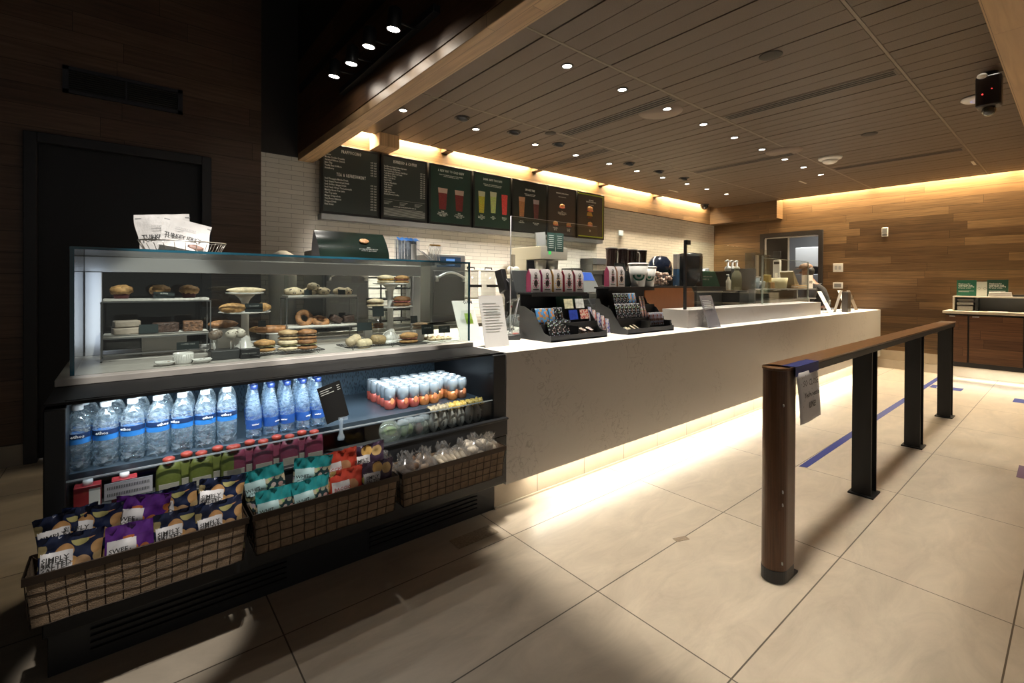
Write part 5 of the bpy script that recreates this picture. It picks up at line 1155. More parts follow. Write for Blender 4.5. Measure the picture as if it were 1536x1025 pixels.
c = thing('utensil_box', 'clear acrylic box of utensils behind the second guard', 'box', (7.30, 3.0, 1.333)); w = MB(); w.box(-.28, -.10, 0, .15, .25, .52); w.box(.06, .22, 0, .15, 0, .5); w.build('acrylic_box', glass('smoky_acrylic', (.6, .6, .55), body=.2, bcol=(.4, .38, .32)), c)
MB().box(-.30, -.22, -.02, .0, .05, .48).build('pale_strip', pbr('pale_strip', (.55, .45, .33), .5), c)
# clear and white signs along the counter
a = easel('clear grey acrylic sign standing before the riser', 4.36, 2.235, CT, .23, .32, 0, glass('grey_acrylic', (.62, .62, .66), rough=.12, body=.35, bcol=(.45, .44, .46)), -.32, lines=6)
easel('white slanted sign, leftmost on the far end of the counter', 8.08, 2.37, CT, .17, .35, 0, M['paper'], -.45)
easel('white folded sign behind the dark holder at the far end', 8.42, 2.42, CT, .12, .34, 0, M['paper'], .25)
easel('white slanted sign with a small dark emblem at the far end', 8.84, 2.36, CT, .17, .35, 0, M['paper'], -.35)
c = thing('dark_sign_holder', 'dark upright ribbed box between the white signs at the far end', 'box', (8.56, 2.30, CT), 0); MB().box(-.06, .10, -.03, .05, .0, .31).build('box_body', pbr('smoke_brown', (.07, .06, .05), .3), c, .004)
easel('brown slanted sign with round marks at the far right end of the counter', 9.33, 2.37, CT, .17, .35, 0, pbr('brown_sign', (.13, .10, .07), .5), -.35)
# person behind the counter
def person(x, y):
    p = thing('person', 'person in black sweater and brown cap bending forward behind the far end of the counter', 'person', (x, y, 0), PI*.56)
    def skin(name, pts, edges, rad, mat, sub=2):
        me = bpy.data.meshes.new(name); me.from_pydata(pts, edges, []); me.materials.append(mat)
        ob = bpy.data.objects.new(name, me); COL.objects.link(ob); ob.parent = p
        md = ob.modifiers.new('skin', 'SKIN'); md.use_smooth_shade = True
        for i, r in enumerate(rad): me.skin_vertices[0].data[i].radius = (r, r) if not hasattr(r, '__len__') else r
        me.skin_vertices[0].data[0].use_root = True
        s_ = ob.modifiers.new('sub', 'SUBSURF'); s_.levels = sub; s_.render_levels = sub
        return ob
    SK = pbr('skin_brown', (.22, .11, .07), .5, sub=.1)
    # skeleton: pelvis root; facing +x, bent forward
    pts = [(0, 0, .93), (.03, 0, 1.08), (.08, 0, 1.24), (.14, 0, 1.38), (.19, 0, 1.46), (.23, 0, 1.53), (.255, 0, 1.62), (.25, 0, 1.69),
           (0, .09, .88), (.02, .10, .50), (-.01, .10, .10), (.10, .10, .03), (0, -.09, .88), (.02, -.10, .50), (-.01, -.10, .10), (.10, -.10, .03),
           (.13, .17, 1.36), (.16, .23, 1.12), (.36, .17, 1.04), (.43, .15, 1.03), (.13, -.17, 1.36), (.16, -.23, 1.12), (.36, -.17, 1.04), (.43, -.15, 1.03)]
    ed = [(0, 1), (1, 2), (2, 3), (3, 4), (4, 5), (5, 6), (6, 7), (0, 8), (8, 9), (9, 10), (10, 11), (0, 12), (12, 13), (13, 14), (14, 15), (3, 16), (16, 17), (17, 18), (18, 19), (3, 20), (20, 21), (21, 22), (22, 23)]
    rad = [.13, .125, .13, .12, .06, .07, .088, .075, .095, .065, .04, .035, .095, .065, .04, .035, .06, .045, .032, .03, .06, .045, .032, .03]
    skin('body', pts, ed, rad, SK)
    sw = [0, 1, 2, 3, 16, 17, 18, 20, 21, 22]; mp = {a: i for i, a in enumerate(sw)}
    skin('sweater', [pts[i] for i in sw], [(mp[a], mp[b]) for a, b in ed if a in mp and b in mp], [rad[i]+.03 for i in sw], pbr('black_knit', (.012, .011, .012), .85, 0, .2, 60, .4, 200))
    tr_ = [0, 8, 9, 10, 12, 13, 14]; mp = {a: i for i, a in enumerate(tr_)}
    skin('trousers', [pts[i] for i in tr_], [(mp[a], mp[b]) for a, b in ed if a in mp and b in mp], [rad[i]+.014 for i in tr_], pbr('dark_trousers', (.03, .03, .035), .8))
    for s_ in (-1, 1):
        hb = (.43, s_*.15, 1.03)
        hp = [hb, (.475, s_*.148, 1.025)]; he = [(0, 1)]; hr = [.027, (.032, .016)]
        for k in range(4):
            yb = s_*.148+(k-1.5)*.018; n0 = len(hp); ln = (.07, .082, .078, .062)[k]
            hp += [(.505, yb, 1.023), (.505+ln*.55, yb, 1.015), (.505+ln, yb, .995)]; he += [(1, n0), (n0, n0+1), (n0+1, n0+2)]; hr += [.009, .0085, .007]
        n0 = len(hp); hp += [(.47, s_*.115, 1.015), (.505, s_*.10, 1.005)]; he += [(1, n0), (n0, n0+1)]; hr += [.011, .009]
        skin('hand', hp, he, hr, SK, 1)
    w = MB(); w.ell((.262, 0, 1.70), (.108, .088, .075), 20, 12, flat=.25); w.build('cap', pbr('brown_cap', (.14, .075, .045), .7), p)
    w = MB(); w.ell((.36, 0, 1.675), (.07, .065, .008), 16, 6); w.build('cap_brim', pbr('brown_cap', (.14, .075, .045), .7), p)
    w = MB(); w.ell((.19, 0, 1.63), (.06, .088, .085), 16, 10); w.build('hair', pbr('black_hair', (.01, .009, .008), .6), p)
    w = MB()
    for s_ in (-1, 1): w.ell((.335, s_*.032, 1.635), (.008, .013, .006), 8, 6)
    w.build('eyes', M['ink'], p)
    w = MB(); w.ell((.345, 0, 1.61), (.02, .012, .02), 10, 8); w.build('nose', SK, p)
    w = MB(); w.ell((.335, 0, 1.577), (.010, .024, .006), 10, 6); w.build('mouth', pbr('lips', (.2, .07, .06), .5), p)
    w = MB()
    for s_ in (-1, 1): w.ell((.25, s_*.09, 1.62), (.018, .010, .03), 8, 8)
    w.build('ears', SK, p)
person(9.42, 2.88)
# ================================================================== back line along the brick wall
t = thing('back_counter', 'long steel back counter against the brick wall', 'counter', (5.5, 4.8, 0)); o = -t.location
w = mb(); w.box(1.05, 8.9, 4.35, 5.08, 0, .90); w.build('cabinet_body', M['darkgrey'], t)
w = mb(); w.box(1.05, 8.9, 4.32, 5.09, .90, .94); w.build('steel_top', M['steel'], t, .003)
BT = .942
def oven(lab, x):
    c = thing('speed_oven', lab, 'oven', (x, 4.4, BT), 0, 'grey speed ovens')
    MB().box(-.22, .22, 0, .58, .02, .76).build('oven_body', pbr('oven_grey', (.20, .20, .20), .4, .2), c, .012)
    MB().box(-.2, .2, -.02, 0, .10, .58).build('door', pbr('oven_door_grey', (.16, .16, .165), .35, .3), c, .01)
    w = MB(); w.tube([(-.17+.34*k/12, -.055-.0*k, .50+.06*math.sin(PI*k/12)) for k in range(13)], .014, 8); w.lathe([(.02, -.03), (.02, .03)], c=(-.17, -.04, .49), n=10); w.lathe([(.02, -.03), (.02, .03)], c=(.17, -.04, .49), n=10); w.build('arched_handle', M['alu'], c)
    MB().box(-.15, .15, -.012, .0, .62, .73).build('control_panel', pbr('oven_screen', (.03, .06, .12), .25), c)
    MB().box(-.04, .07, -.014, -.011, .64, .71).build('screen', pbr('blue_screen', (.03, .10, .25), .3, emit=(.15, .35, .8), es=.6), c)
    w = MB()
    for x_ in (-.18, .18):
        for y_ in (.06, .5): w.lathe([(.02, 0), (.02, .02)], c=(x_, y_, 0), n=8)
    w.build('feet', M['black'], c)
oven('grey speed oven with an arched handle, left, seen through the pastry case', 1.60)
oven('grey speed oven with a small blue screen, right of the other one', 2.72)
c = thing('white_round_bin', 'white curved container against the brick at the far left', 'container', (1.13, 4.75, BT)); MB().lathe([(.11, 0), (.12, .5), (.10, .70), (.03, .74)], n=24).build('container_body', M['white'], c)
c = thing('oven_tray_rack', 'dark rack of trays between the ovens', 'rack', (2.15, 4.62, BT)); w = MB()
for k in range(5): w.box(-.18, .22, -.15, .2, .05+.11*k, .065+.11*k)
for x in (-.18, .21):
    for y in (-.15, .19): w.box(x, x+.012, y, y+.012, 0, .62)
w.build('rack_frame', M['blacksteel'], c)
for k in range(4):
    b = thing('white_cup_stack', f'white stacked cups in the dark rack, {ORD[k]} level from the bottom', 'cups', (2.10+.05*(k % 2), 4.55, BT+.066+.11*k), 0, 'cups in the dark rack'); MB().lathe([(.035, 0), (.045, .08)], n=14).build('cup_stack', M['white'], b)
for i, x in enumerate((3.15, 3.41)):
    c = thing('clear_drink_dispenser', f'clear cylindrical dispenser with black lid, {"left" if i == 0 else "right"} of the pair', 'dispenser', (x, 4.6, 1.22), 0, 'clear dispensers')
    MB().lathe([(.085, 0), (.09, .01), (.09, .31)], n=22).build('cylinder', glass('dispenser_clear', (.8, .82, .82), body=.22, bcol=(.5, .5, .48)), c)
    MB().lathe([(.094, .31), (.094, .325), (.02, .33)], n=22).build('lid', M['steel'], c); w = MB(); w.tube([(-.05, 0, .33), (-.05, 0, .355), (.05, 0, .355), (.05, 0, .33)], .008, 6); w.build('lid_handle', M['black'], c)
    MB().box(-.09, .09, -.1, -.085, .12, .15).build('dark_clamp', M['black'], c)
c = thing('dispenser_stand', 'steel stand carrying the two clear dispensers', 'stand', (3.28, 4.6, BT)); w = MB(); w.box(-.26, .26, -.13, .13, .26, .277)
for x in (-.25, .24):
    for y in (-.12, .11): w.box(x, x+.012, y, y+.012, 0, .26)
w.build('stand_frame', M['steel'], c)
for k in range(3):
    c = thing('white_pink_carton', f'white carton with a pink band beside the dispensers, {("lowest", "middle", "highest")[k]}', 'carton', (3.66+.02*k, 4.5, BT+.185*k), 0, 'white pink banded cartons'); MB().box(-.09, .09, -.08, .08, 0, .182).build('carton_body', M['white'], c, .004); MB().box(-.091, .091, -.082, -.079, .15, .175).build('pink_band', pbr('pink_band', (.6, .15, .18), .5), c)
for k in range(2):
    c = thing('white_disc_pack', f'white round disc standing on the cartons, {("left", "right")[k]}', 'disc', (3.66+.09*k, 4.48, BT+.557-.0*k)); MB((0, 0, .055)).lathe([(.055, -.012), (.055, .012)], n=20, M=Matrix.Rotation(PI/2, 4, 'X')).v; 
    w = MB(); w.ell((0, 0, .050), (.055, .025, .05), 18, 10); w.build('lid_body', M['white'], c)
c = thing('coffee_brewer', 'tall twin coffee brewer of beige steel with black hoppers', 'brewer', (4.25, 4.3, BT)); o = -c.location
w = mb(); w.box(4.02, 4.50, 4.32, 4.9, BT, 1.02); w.box(4.02, 4.50, 4.60, 4.9, 1.02, 1.70); w.box(4.02, 4.5, 4.32, 4.9, 1.70, 1.86); w.build('brewer_body', pbr('beige_steel', (.50, .46, .40), .35, .3), c, .004)
w = mb(); w.box(4.03, 4.49, 4.59, 4.60, 1.03, 1.69); w.build('black_recess', M['black'], c)
w = mb(); w.box(4.15, 4.19, 4.312, 4.32, 1.76, 1.80); w.build('green_light', pbr('green_led', (.02, .3, .05), .4, emit=(.1, .9, .2), es=.6), c)
for k in range(2):
    w = mb(); w.lathe([(.03, 1.48), (.075, 1.60), (.08, 1.69)], c=(4.14+.22*k, 4.46, 0), n=16); w.build('brew_basket', M['steel'], c)
for k in range(2):
    c = thing('coffee_urn', f'steel coffee urn under the brewer, {("left", "right")[k]}', 'urn', (4.14+.22*k, 4.46, 1.022), 0, 'coffee urns'); MB().lathe([(.085, 0), (.09, .02), (.09, .33), (.07, .37), (.03, .40)], n=20).build('urn_body', M['steel'], c); MB().box(-.015, .015, -.12, -.085, .05, .10).build('tap', M['black'], c)
c = thing('black_price_cards', 'pair of dark green price cards on top of the brewer', 'sign', (4.27, 4.33, 1.80)); MB().box(-.14, .0, -.012, -.004, .0, .24).build('card', pbr('dark_green_card2', (.012, .04, .035), .5), c); MB().box(.01, .15, -.012, -.004, .0, .24).build('card', pbr('dark_green_card2', (.012, .04, .035), .5), c)
w = MB()
for k in range(7):
    for x0 in (-.12, .03): w.box(x0+.01*(k % 2), x0+.09, -.0135, -.0125, .20-.026*k, .206-.026*k)
w.build('lettering', M['greyink'], c)
c = thing('steel_plate', 'tilted polished steel plate left of the dark price cards', 'plate', (4.05, 4.35, 1.865)); MB().box(-.08, .08, -.01, .01, 0, .17, M=Matrix.Rotation(-.12, 4, 'Y')).build('plate_sheet', M['alu'], c)
c = thing('steel_post', 'upright dark steel post left of the brewer', 'post', (3.88, 4.7, BT)); MB().box(-.02, .02, -.02, .02, 0, .82).build('post_body', pbr('brown_steel', (.2, .17, .14), .4, .5), c)
c = thing('black_grinder', 'small black grinder right of the brewer', 'grinder', (4.78, 4.5, BT)); MB().box(-.09, .09, -.1, .1, 0, .52).build('grinder_body', M['black'], c, .006); MB().box(-.10, .10, -.11, .11, .52, .66).build('hopper', M['darkgrey'], c, .006); MB().box(-.03, .03, -.112, -.109, .56, .62).build('white_dial', M['paper'], c)
c = thing('wall_shelf', 'dark wall shelf with a grey top edge on the bricks', 'shelf', (6.1, 4.95, 1.70)); MB().box(-.5, .9, -.12, .145, 0, .09).build('shelf_board', M['darkgrey'], c, .004)
w = MB(); w.box(-.5, -.48, -.1, .14, -.3, 0); w.box(.88, .9, -.1, .14, -.3, 0); w.build('side_bracket', M['darkgrey'], c)
c = thing('steel_box', 'grey steel box on the back counter under the wall shelf', 'box', (6.2, 4.7, BT)); MB().box(-.5, .5, -.25, .2, 0, .42).build('box_body', M['steel'], c, .006)
c = thing('wall_device', 'small pale blue-white device on the bricks right of the menus', 'device', (6.62, YB-.002, 2.27)); MB().box(-.055, .055, -.02, 0, -.045, .045).build('device_body', pbr('pale_blue_plastic', (.55, .68, .8), .4), c, .004)
# ================================================================== menu boards
MX = [1.535, 2.19, 2.79, 3.435, 4.085, 4.755, 5.385, 6.06]
MZ0, MZ1 = 2.105, 2.835
BOARD = pbr('menu_black_frame', (.012, .012, .012), .35)
def board(i, lab, col):
    x0, x1 = MX[i]+.012, MX[i+1]-.012
    c = thing('menu_board', lab, 'menu board', (x0, 4.985, MZ0), 0, 'menu boards over the back counter'); Wd = x1-x0; H = MZ1-MZ0
    MB().box(0, Wd, 0, .05, 0, H).build('frame', BOARD, c, .002)
    MB().box(.025, Wd-.025, -.002, .0, .025, H-.025).build('panel', col, c)
    return c, Wd, H
DG = pbr('menu_grey_green', (.042, .052, .047), .3); DG2 = pbr('menu_green', (.018, .045, .034), .3); DK = pbr('menu_dark', (.014, .020, .018), .3); BRN = pbr('menu_brown', (.050, .042, .036), .3)
def tx(c, s, size, x, z, al='CENTER', sp=1, ln=1, mat='whiteink', sx=1, bold=0):
    bold += size*.022
    return text(s, size, M[mat], c, (x, -.003, z), align=al, spacing=sp, line=ln, sx=sx, bold=bold)
def glass_pic(c, x, z, w_, h, col, topc=None, name='drink_picture'):
    m1 = MB(); m1.prism([(x-w_*.36, z), (x+w_*.36, z), (x+w_*.5, z+h), (x-w_*.5, z+h)], 'y', -.0045, -.003); m1.build(name, spots('pic_%d_%d' % (x*1000, i), col, [min(1, q*1.7) for q in col], 70, .35, .5), c)
    if topc: MB().prism([(x-w_*.47, z+h*.8), (x+w_*.47, z+h*.8), (x+w_*.52, z+h*1.04), (x-w_*.52, z+h*1.04)], 'y', -.0055, -.0045).build('foam_top', pbr('foam_%d' % (topc[0]*100), topc, .6), c)
i = 0; c, Wd, H = board(0, 'leftmost menu board headed frappuccino and tea', DG)
tx(c, 'FRAPPUCCINO', .046, Wd/2, H-.078, sp=1.35, sx=.55, bold=.0004); tx(c, 'TEA & REFRESHMENT', .046, Wd/2, H-.325, sp=1.3, sx=.58, bold=.0004)
tx(c, 'Smores\nMocha Cookie Crumble\nCaramel Ribbon Crunch\nJava Chip\nVanilla Bean & More\nStrawberry', .0265, .035, H-.122, 'LEFT', ln=1.07, sx=.8)
tx(c, 'Iced Pineapple Matcha Drink\nIced Guava Passionfruit Drink\nIced Golden Ginger Drink\nIced Peach Green Tea Lemonade\nMatcha Green Tea Latte\nChai Tea Latte\nMango Dragonfruit\nVery Berry Hibiscus\nDragon Drink\nPink Drink', .0265, .035, H-.372, 'LEFT', ln=1.12, sx=.8)
tx(c, '\n'.join(['4.75  5.25']*6), .02, Wd-.035, H-.135, 'RIGHT', ln=1.42, sx=.85); tx(c, '\n'.join(['4.75  5.25']*10), .02, Wd-.035, H-.39, 'RIGHT', ln=1.46, sx=.85)
i = 1; c, Wd, H = board(1, 'second menu board from the left headed espresso and coffee', DG)
tx(c, 'ESPRESSO & COFFEE', .046, Wd/2, H-.085, sp=1.3, sx=.56, bold=.0004)
tx(c, 'Iced Brown Sugar Shaken Espresso\nIced Blonde Vanilla Latte\nIced Cold Foam Cascara Cold Brew\nCold Brew with Cold Foam\nCold Brew Coffee\nNitro Cold Brew\nIced Coffee\nCaramel Macchiato\nCaffe Mocha\nCaffe Latte\nCappuccino\nCaffe Americano\nFreshly Brewed Coffee', .0245, .03, H-.142, 'LEFT', ln=1.06, sx=.8)
tx(c, '\n'.join(['4.75  5.25']*12), .019, Wd-.03, H-.165, 'RIGHT', ln=1.36, sx=.85)
w = MB(); w.box(.03, Wd-.03, -.0035, -.0025, .225, .227)
for k in range(7): w.box(.03, Wd-.03-.03*(k == 6), -.0035, -.0025, .045+.013*k, .050+.013*k)
for k in range(3):
    for j in range(3): w.box(.03+.19*k, .13+.19*k-.02*j, -.0035, -.0025, .20-.014*j, .205-.014*j)
w.build('small_print', M['greyink'], c); tx(c, 'DON\'T SEE YOUR FAVORITE? ASK US.', .017, Wd/2, .145)
i = 2; c, Wd, H = board(2, 'menu board with two dark red iced drinks', DG2)
tx(c, 'A NEW WAY TO COLD BREW', .040, Wd/2, H-.085, sp=1.3, sx=.56, bold=.0004); tx(c, 'Inspired by desserts, sweetened with a tasteful\ntouch of cold foam and cream', .018, Wd/2, H-.125)
for x in (.19, .43): glass_pic(c, x, .185, .13, .25, (.16, .02, .02), (.55, .40, .34))
tx(c, 'New\nSalted Caramel\nCream Cold Brew\n4.45 | 4.95', .02, .19, .155, ln=.9); tx(c, 'New\nVanilla Sweet\nCream Cold Brew\n4.45 | 4.95', .02, .43, .15, ln=.9)
i = 3; c, Wd, H = board(3, 'menu board with yellow, pale green and red drinks', DG2)
tx(c, 'DRINK HAPPY THOUGHTS', .038, Wd/2, H-.095, sp=1.3, sx=.55, bold=.0004); tx(c, 'Bold, new, and tropical fruit flavors with a\nfresh look for the sunniest season yet', .018, Wd/2, H-.15)
for x, z, q in ((.13, .20, (.42, .38, .04)), (.32, .215, (.38, .44, .16)), (.51, .21, (.52, .05, .05))): glass_pic(c, x, z, .105, .27, q, (.5, .5, .35) if x < .5 else None)
for x, s in ((.13, 'New\nIced Pineapple\nMatcha Drink\n4.45'), (.32, 'New\nIced Guava\n4.45'), (.51, 'Strawberry\nRefresher\n4.45')): tx(c, s, .019, x, .165, ln=.9)
i = 4; c, Wd, H = board(4, 'dark menu board with two brown blended drinks', DK)
tx(c, 'SMORES TIME', .038, Wd/2, H-.14, sx=.8, bold=.0006); tx(c, 'Summer in a cup with toasty\nmarshmallow and cream', .018, Wd/2, H-.19)
glass_pic(c, .17, .22, .11, .26, (.26, .12, .05), (.40, .22, .14)); glass_pic(c, .44, .21, .11, .26, (.10, .03, .03), (.30, .25, .26))
tx(c, 'Smores\nFrappuccino', .02, .17, .15); tx(c, 'Mocha Cookie\nCrumble', .02, .44, .14)
i = 5; c, Wd, H = board(5, 'brown menu board with three small food pictures', BRN)
tx(c, 'BREAKFAST, LUNCH & SNACK', .024, Wd/2, H-.10, sx=.8, bold=.0005); tx(c, 'Bright and early or late', .017, Wd/2, H-.15)
def food(c, x, z, s=1):
    m1 = MB(); m1.ell((x, -.006, z+.012*s), (.052*s, .006, .03*s), 14, 8, .2, 9, int(x*10)); m1.build('sandwich_picture', pbr('food_bun', (.50, .24, .08), .5, 0, .4, 60), c)
    MB().ell((x, -.007, z-.012*s), (.056*s, .006, .012*s), 14, 6, .5, 20, int(x*10)).build('filling_picture', pbr('food_fill', (.5, .12, .06), .5, 0, .5, 80), c)
food(c, .30, .44); tx(c, 'New\nDouble-Smoked Bacon\ncheddar & egg sandwich\n420 Cal | 5.45', .019, .30, .365, ln=.9); food(c, .16, .17); food(c, .44, .17)
tx(c, 'Turkey Bacon\nsandwich\n230 Cal', .018, .16, .11, ln=.9); tx(c, 'Impossible\nsandwich\n430 Cal', .018, .44, .11, ln=.9)
i = 6; c, Wd, H = board(6, 'rightmost menu board with a yellow-green border and stacked sandwich', BRN)
w = MB()
for a, b_, z0, z1 in ((.03, Wd-.03, H-.042, H-.026), (.03, Wd-.03, .026, .042), (Wd-.046, Wd-.03, .042, H-.042)): w.box(a, b_, -.005, -.0025, z0, z1)
w.build('lime_border', pbr('lime_border', (.42, .52, .04), .5), c)
tx(c, 'IMPOSSIBLE\nBREAKFAST SANDWICH', .027, Wd/2, H-.13, sx=.8, bold=.0005); tx(c, 'made with plants', .018, Wd/2, H-.20)
food(c, .30, .46, 1.3); MB().prism([(.22, .36), (.36, .36), (.33, .42), (.24, .42)], 'y', -.006, -.003).build('cheese_picture', pbr('cheese', (.6, .35, .06), .5), c); MB().prism([(.24, .32), (.34, .33), (.33, .355), (.25, .35)], 'y', -.006, -.003).build('patty_picture', pbr('patty', (.16, .05, .03), .5), c); food(c, .30, .22, 1.1); tx(c, 'New\n5.95', .02, .3, .13)
# ================================================================== ceiling fixtures
def mk_down():
    c = thing('downlight', 'x', 'downlight', (0, 0, 0), 0, 'recessed downlights')
    MB().lathe([(.046, 0), (.048, -.004), (.036, -.006), (.034, 0)], n=24, cap=False).build('trim_ring', M['blacksteel'], c)
    MB().lathe([(.034, -.003), (.001, -.0031)], n=24).build('lamp_disc', M['led'], c); return c
d0 = mk_down(); sn = snapshot(d0)
row1 = [1.995, 2.823, 3.66, 4.345, 4.998, 5.614, 6.258, 6.95, 7.57, 8.256]; row2 = [2.521, 3.176, 3.838, 4.489, 5.15, 5.846, 6.524, 7.159, 7.824]
first = True
for row, y, nm in ((row1, 4.04, 'row nearer the menu boards'), (row2, 2.435, 'row over the counter front')):
    for i, x in enumerate(row):
        lab = f'small lit recessed downlight, {nm}, {ORD[i]} from the left'
        if first: d0.location = (x, y, ZC); d0['label'] = lab; first = False
        else: dup(sn, (x, y, ZC), 0, lab)
for i, x in enumerate((2.53, 3.187, 3.853, 5.186, 5.87, 6.534)):
    c = thing('adjustable_downlight', f'dark tilted unlit adjustable downlight, {ORD[i]} from the left', 'downlight', (x, 3.853, ZC), 0, 'tilted dark downlights')
    MB().lathe([(.075, .0), (.078, -.006), (.062, -.008), (.06, 0)], n=24, cap=False).build('trim_ring', M['blacksteel'], c)
    MB().ell((.0, .0, -.012), (.056, .056, .026), 16, 10, M=Matrix.Rotation(.4, 3, 'X').to_4x4()).build('lamp_head', M['black'], c)
for i, (x, y, r) in enumerate(((3.499, 1.404, .075), (3.509, 3.85-.22, .06), (6.117, 1.454, .075))):
    c = tag(MB().lathe([(r, 0), (r, -.004), (r*.9, -.006)], n=24).build('ceiling_speaker', pbr('dark_grille', (.035, .028, .022), .8), loc=(x, y, ZC)), ('round dark ceiling speaker nearest the camera', 'small round dark speaker between the tilted downlights', 'round dark ceiling speaker farther right')[i], 'speaker', 'ceiling speakers')
for i, (x, y) in enumerate(((3.838, 2.52), (6.116, 2.30))):
    c = tag(MB().lathe([(.20, 0), (.20, -.002)], n=36).build('round_access_plate', pbr('brown_plate', (.15, .11, .085), .5), loc=(x+.02, y, ZC-.0005)), ('round brown plate around a near downlight', 'round brown plate beside a far downlight')[i], 'plate', 'round ceiling plates')
def dev(name, lab, x, y, prof, mat=M['white']): 
    c = thing(name, lab, 'detector', (x, y, ZC)); MB().lathe(prof[:3], n=24).build('base_ring', mat, c); MB().lathe(prof[2:], n=24).build('sensor_dome', mat, c)
dev('smoke_detector', 'white round smoke detector on the slatted ceiling', 6.88, 2.04, [(.13, 0), (.125, -.02), (.09, -.035), (.075, -.06), (.05, -.075), (.01, -.078)])
c = thing('wifi_access_point', 'white round disc with a faint blue light on the ceiling near the bulkhead', 'access point', (5.63, .58, ZC)); MB().lathe([(.105, 0), (.11, -.012), (.09, -.028), (.02, -.032)], n=32).build('disc_body', M['white'], c); MB().lathe([(.040, -.0305), (.046, -.031)], n=24, cap=False).build('blue_ring', pbr('blue_glow', (.2, .3, .9), .4, emit=(.2, .3, 1), es=1.5), c)
c = thing('security_camera', 'black boxy camera with red lights hanging from the ceiling near the bulkhead', 'camera', (5.05, .46, ZC)); MB().lathe([(.05, 0), (.05, -.03)], n=18).build('mount', M['black'], c); MB().box(-.06, .06, -.07, .07, -.26, -.03).build('camera_body', pbr('brown_black', (.02, .014, .013), .35), c, .012); MB((0, 0, -.285)).ell((0, 0, 0), (.042, .042, .042), 16, 10).build('lens_dome', pbr('lens_glass', (.04, .04, .035), .08, coat=1), c)
w = MB()
for x, z in ((-.062, -.14), (.02, -.10)): w.ell((x, -.02, z), (.004, .004, .004), 6, 5); 
w.ell((-.061, .03, -.17), (.004, .006, .006), 6, 5); w.build('red_light', pbr('red_led', (.8, .02, .02), .4, emit=(1, .05, .05), es=2), c); MB().ell((-.09, .03, -.04), (.03, .03, .02), 12, 8).build('white_sensor', M['white'], c)
c = thing('dome_camera', 'small dark dome camera at the far corner of the ceiling', 'camera', (9.0, 4.85, ZC)); MB().lathe([(.09, 0), (.09, -.02)], n=20).build('base_ring', M['darkgrey'], c); MB((0, 0, -.03)).ell((0, 0, 0), (.07, .07, .075), 16, 10).build('dome', pbr('smoked_dome', (.02, .02, .02), .12), c)
for i, (x, y) in enumerate(((8.6, .92), (8.75, .05), (8.2, 2.8), (7.3, 4.5))):
    tag(MB().box(-.14, .14, -.014, .014, -.003, 0).build('slot_light', pbr('pale_slot', (.5, .48, .42), .5), loc=(x, y, ZC)), f'small pale slot fitting on the ceiling, {("before the right wall", "rightmost", "near the far corner", "closest to the cove")[i]}', 'fitting', 'slot fittings')
for i, (x, s0, s1) in enumerate(vents):
    y0, y1 = seams[s0]+.03, seams[s1]-.03; c = thing('linear_air_vent', f'long dark three-slot air vent, {("in the middle bay near the beam", "crossing the front bay", "by the menu boards", "in the far middle bay", "in the front bay near the right wall")[i]}', 'vent', (x, (y0+y1)/2, ZC), 0, 'linear air vents'); h = (y1-y0)/2
    MB().box(-.075, .075, -h, h, -.003, .0).build('vent_frame', pbr('vent_brown', (.07, .05, .035), .5), c)
    w = MB()
    for k in (-1, 0, 1): w.box(-.010+.04*k, .010+.04*k, -h+.01, h-.01, -.0045, -.0029)
    w.build('slots', M['darkvoid'], c)
# ---- track with spot heads on the beam side
TX = 1.318
c = thing('light_track', 'black lighting track along the dark side of the wooden beam', 'track', (TX, 3.0, 2.90)); MB().box(-.018, .026, -.73, .75, -.022, .022).build('track_rail', M['black'], c, .002)
hp = [(3.42, 2.864), (3.084, 2.834), (2.797, 2.837), (2.451, 2.80)]
for i, (y, z) in enumerate(hp):
    c = thing('track_spotlight', f'black cylindrical spotlight lit on the track, {("leftmost", "second from the left", "third from the left", "rightmost")[i]}', 'spotlight', (1.15, y, z), 0, 'track spotlights', rot=(.12, .05, 0))
    MB().lathe([(.038, .0), (.040, .003), (.040, .105), (.034, .112), (.01, .114)], n=24).build('lamp_can', M['black'], c)
    MB().lathe([(.001, -.0004), (.034, -.0004), (.036, .002)], n=24, cap=False).build('lamp_face', pbr('spot_lamp', (1, 1, 1), .5, emit=(1, .93, .82), es=40), c)
    w = MB(); w.tube([(.04, 0, .05), (.10, .02, .06), (.165, .03, .075)], .006, 6); w.build('arm', M['black'], c)
    MB().ell((.0, 0, .12), (.012, .012, .01), 8, 6).build('rear_knob', M['black'], c)
    spot('track_spot_light', (1.15, y-.0, z-.012), (1.0, y-1.0, 0), TRACK_W, 76, .6, (1, .93, .84), .03)
    spot('track_spill', (1.15, y, z-.012), (1.345, y-.30, 2.64), 2.6, 46, .8, (1, .90, .76), .02)
# structural dark bar on the beam side
w = MB(); w.box(1.335, 1.35, -3, 5.0, 3.28, 3.36); o_ = struct('trim_12', w, M['black'])
# air vent on the left wall
c = thing('wall_air_grille', 'dark rectangular air grille with fine louvres high on the plank wall', 'vent', (0, YL-.002, 2.97)); w = MB(); a, b_ = .385, .105
w.box(-a, a, -.02, 0, b_-.028, b_); w.box(-a, a, -.02, 0, -b_, -b_+.028); w.box(-a, -a+.035, -.02, 0, -b_, b_); w.box(a-.035, a, -.02, 0, -b_, b_); w.box(-.006, .006, -.016, 0, -b_, b_)
w.build('frame', pbr('blue_black_paint', (.020, .021, .030), .5), c); MB().box(-a+.03, a-.03, -.003, 0, -b_+.02, b_-.02).build('back_plate', M['darkvoid'], c)
w = MB()
for k in range(9): w.box(-a+.035, a-.035, -.014, -.005, -.070+k*.017, -.066+k*.017)
w.build('louvres', pbr('louvre_metal', (.06, .06, .055), .4, .3), c)
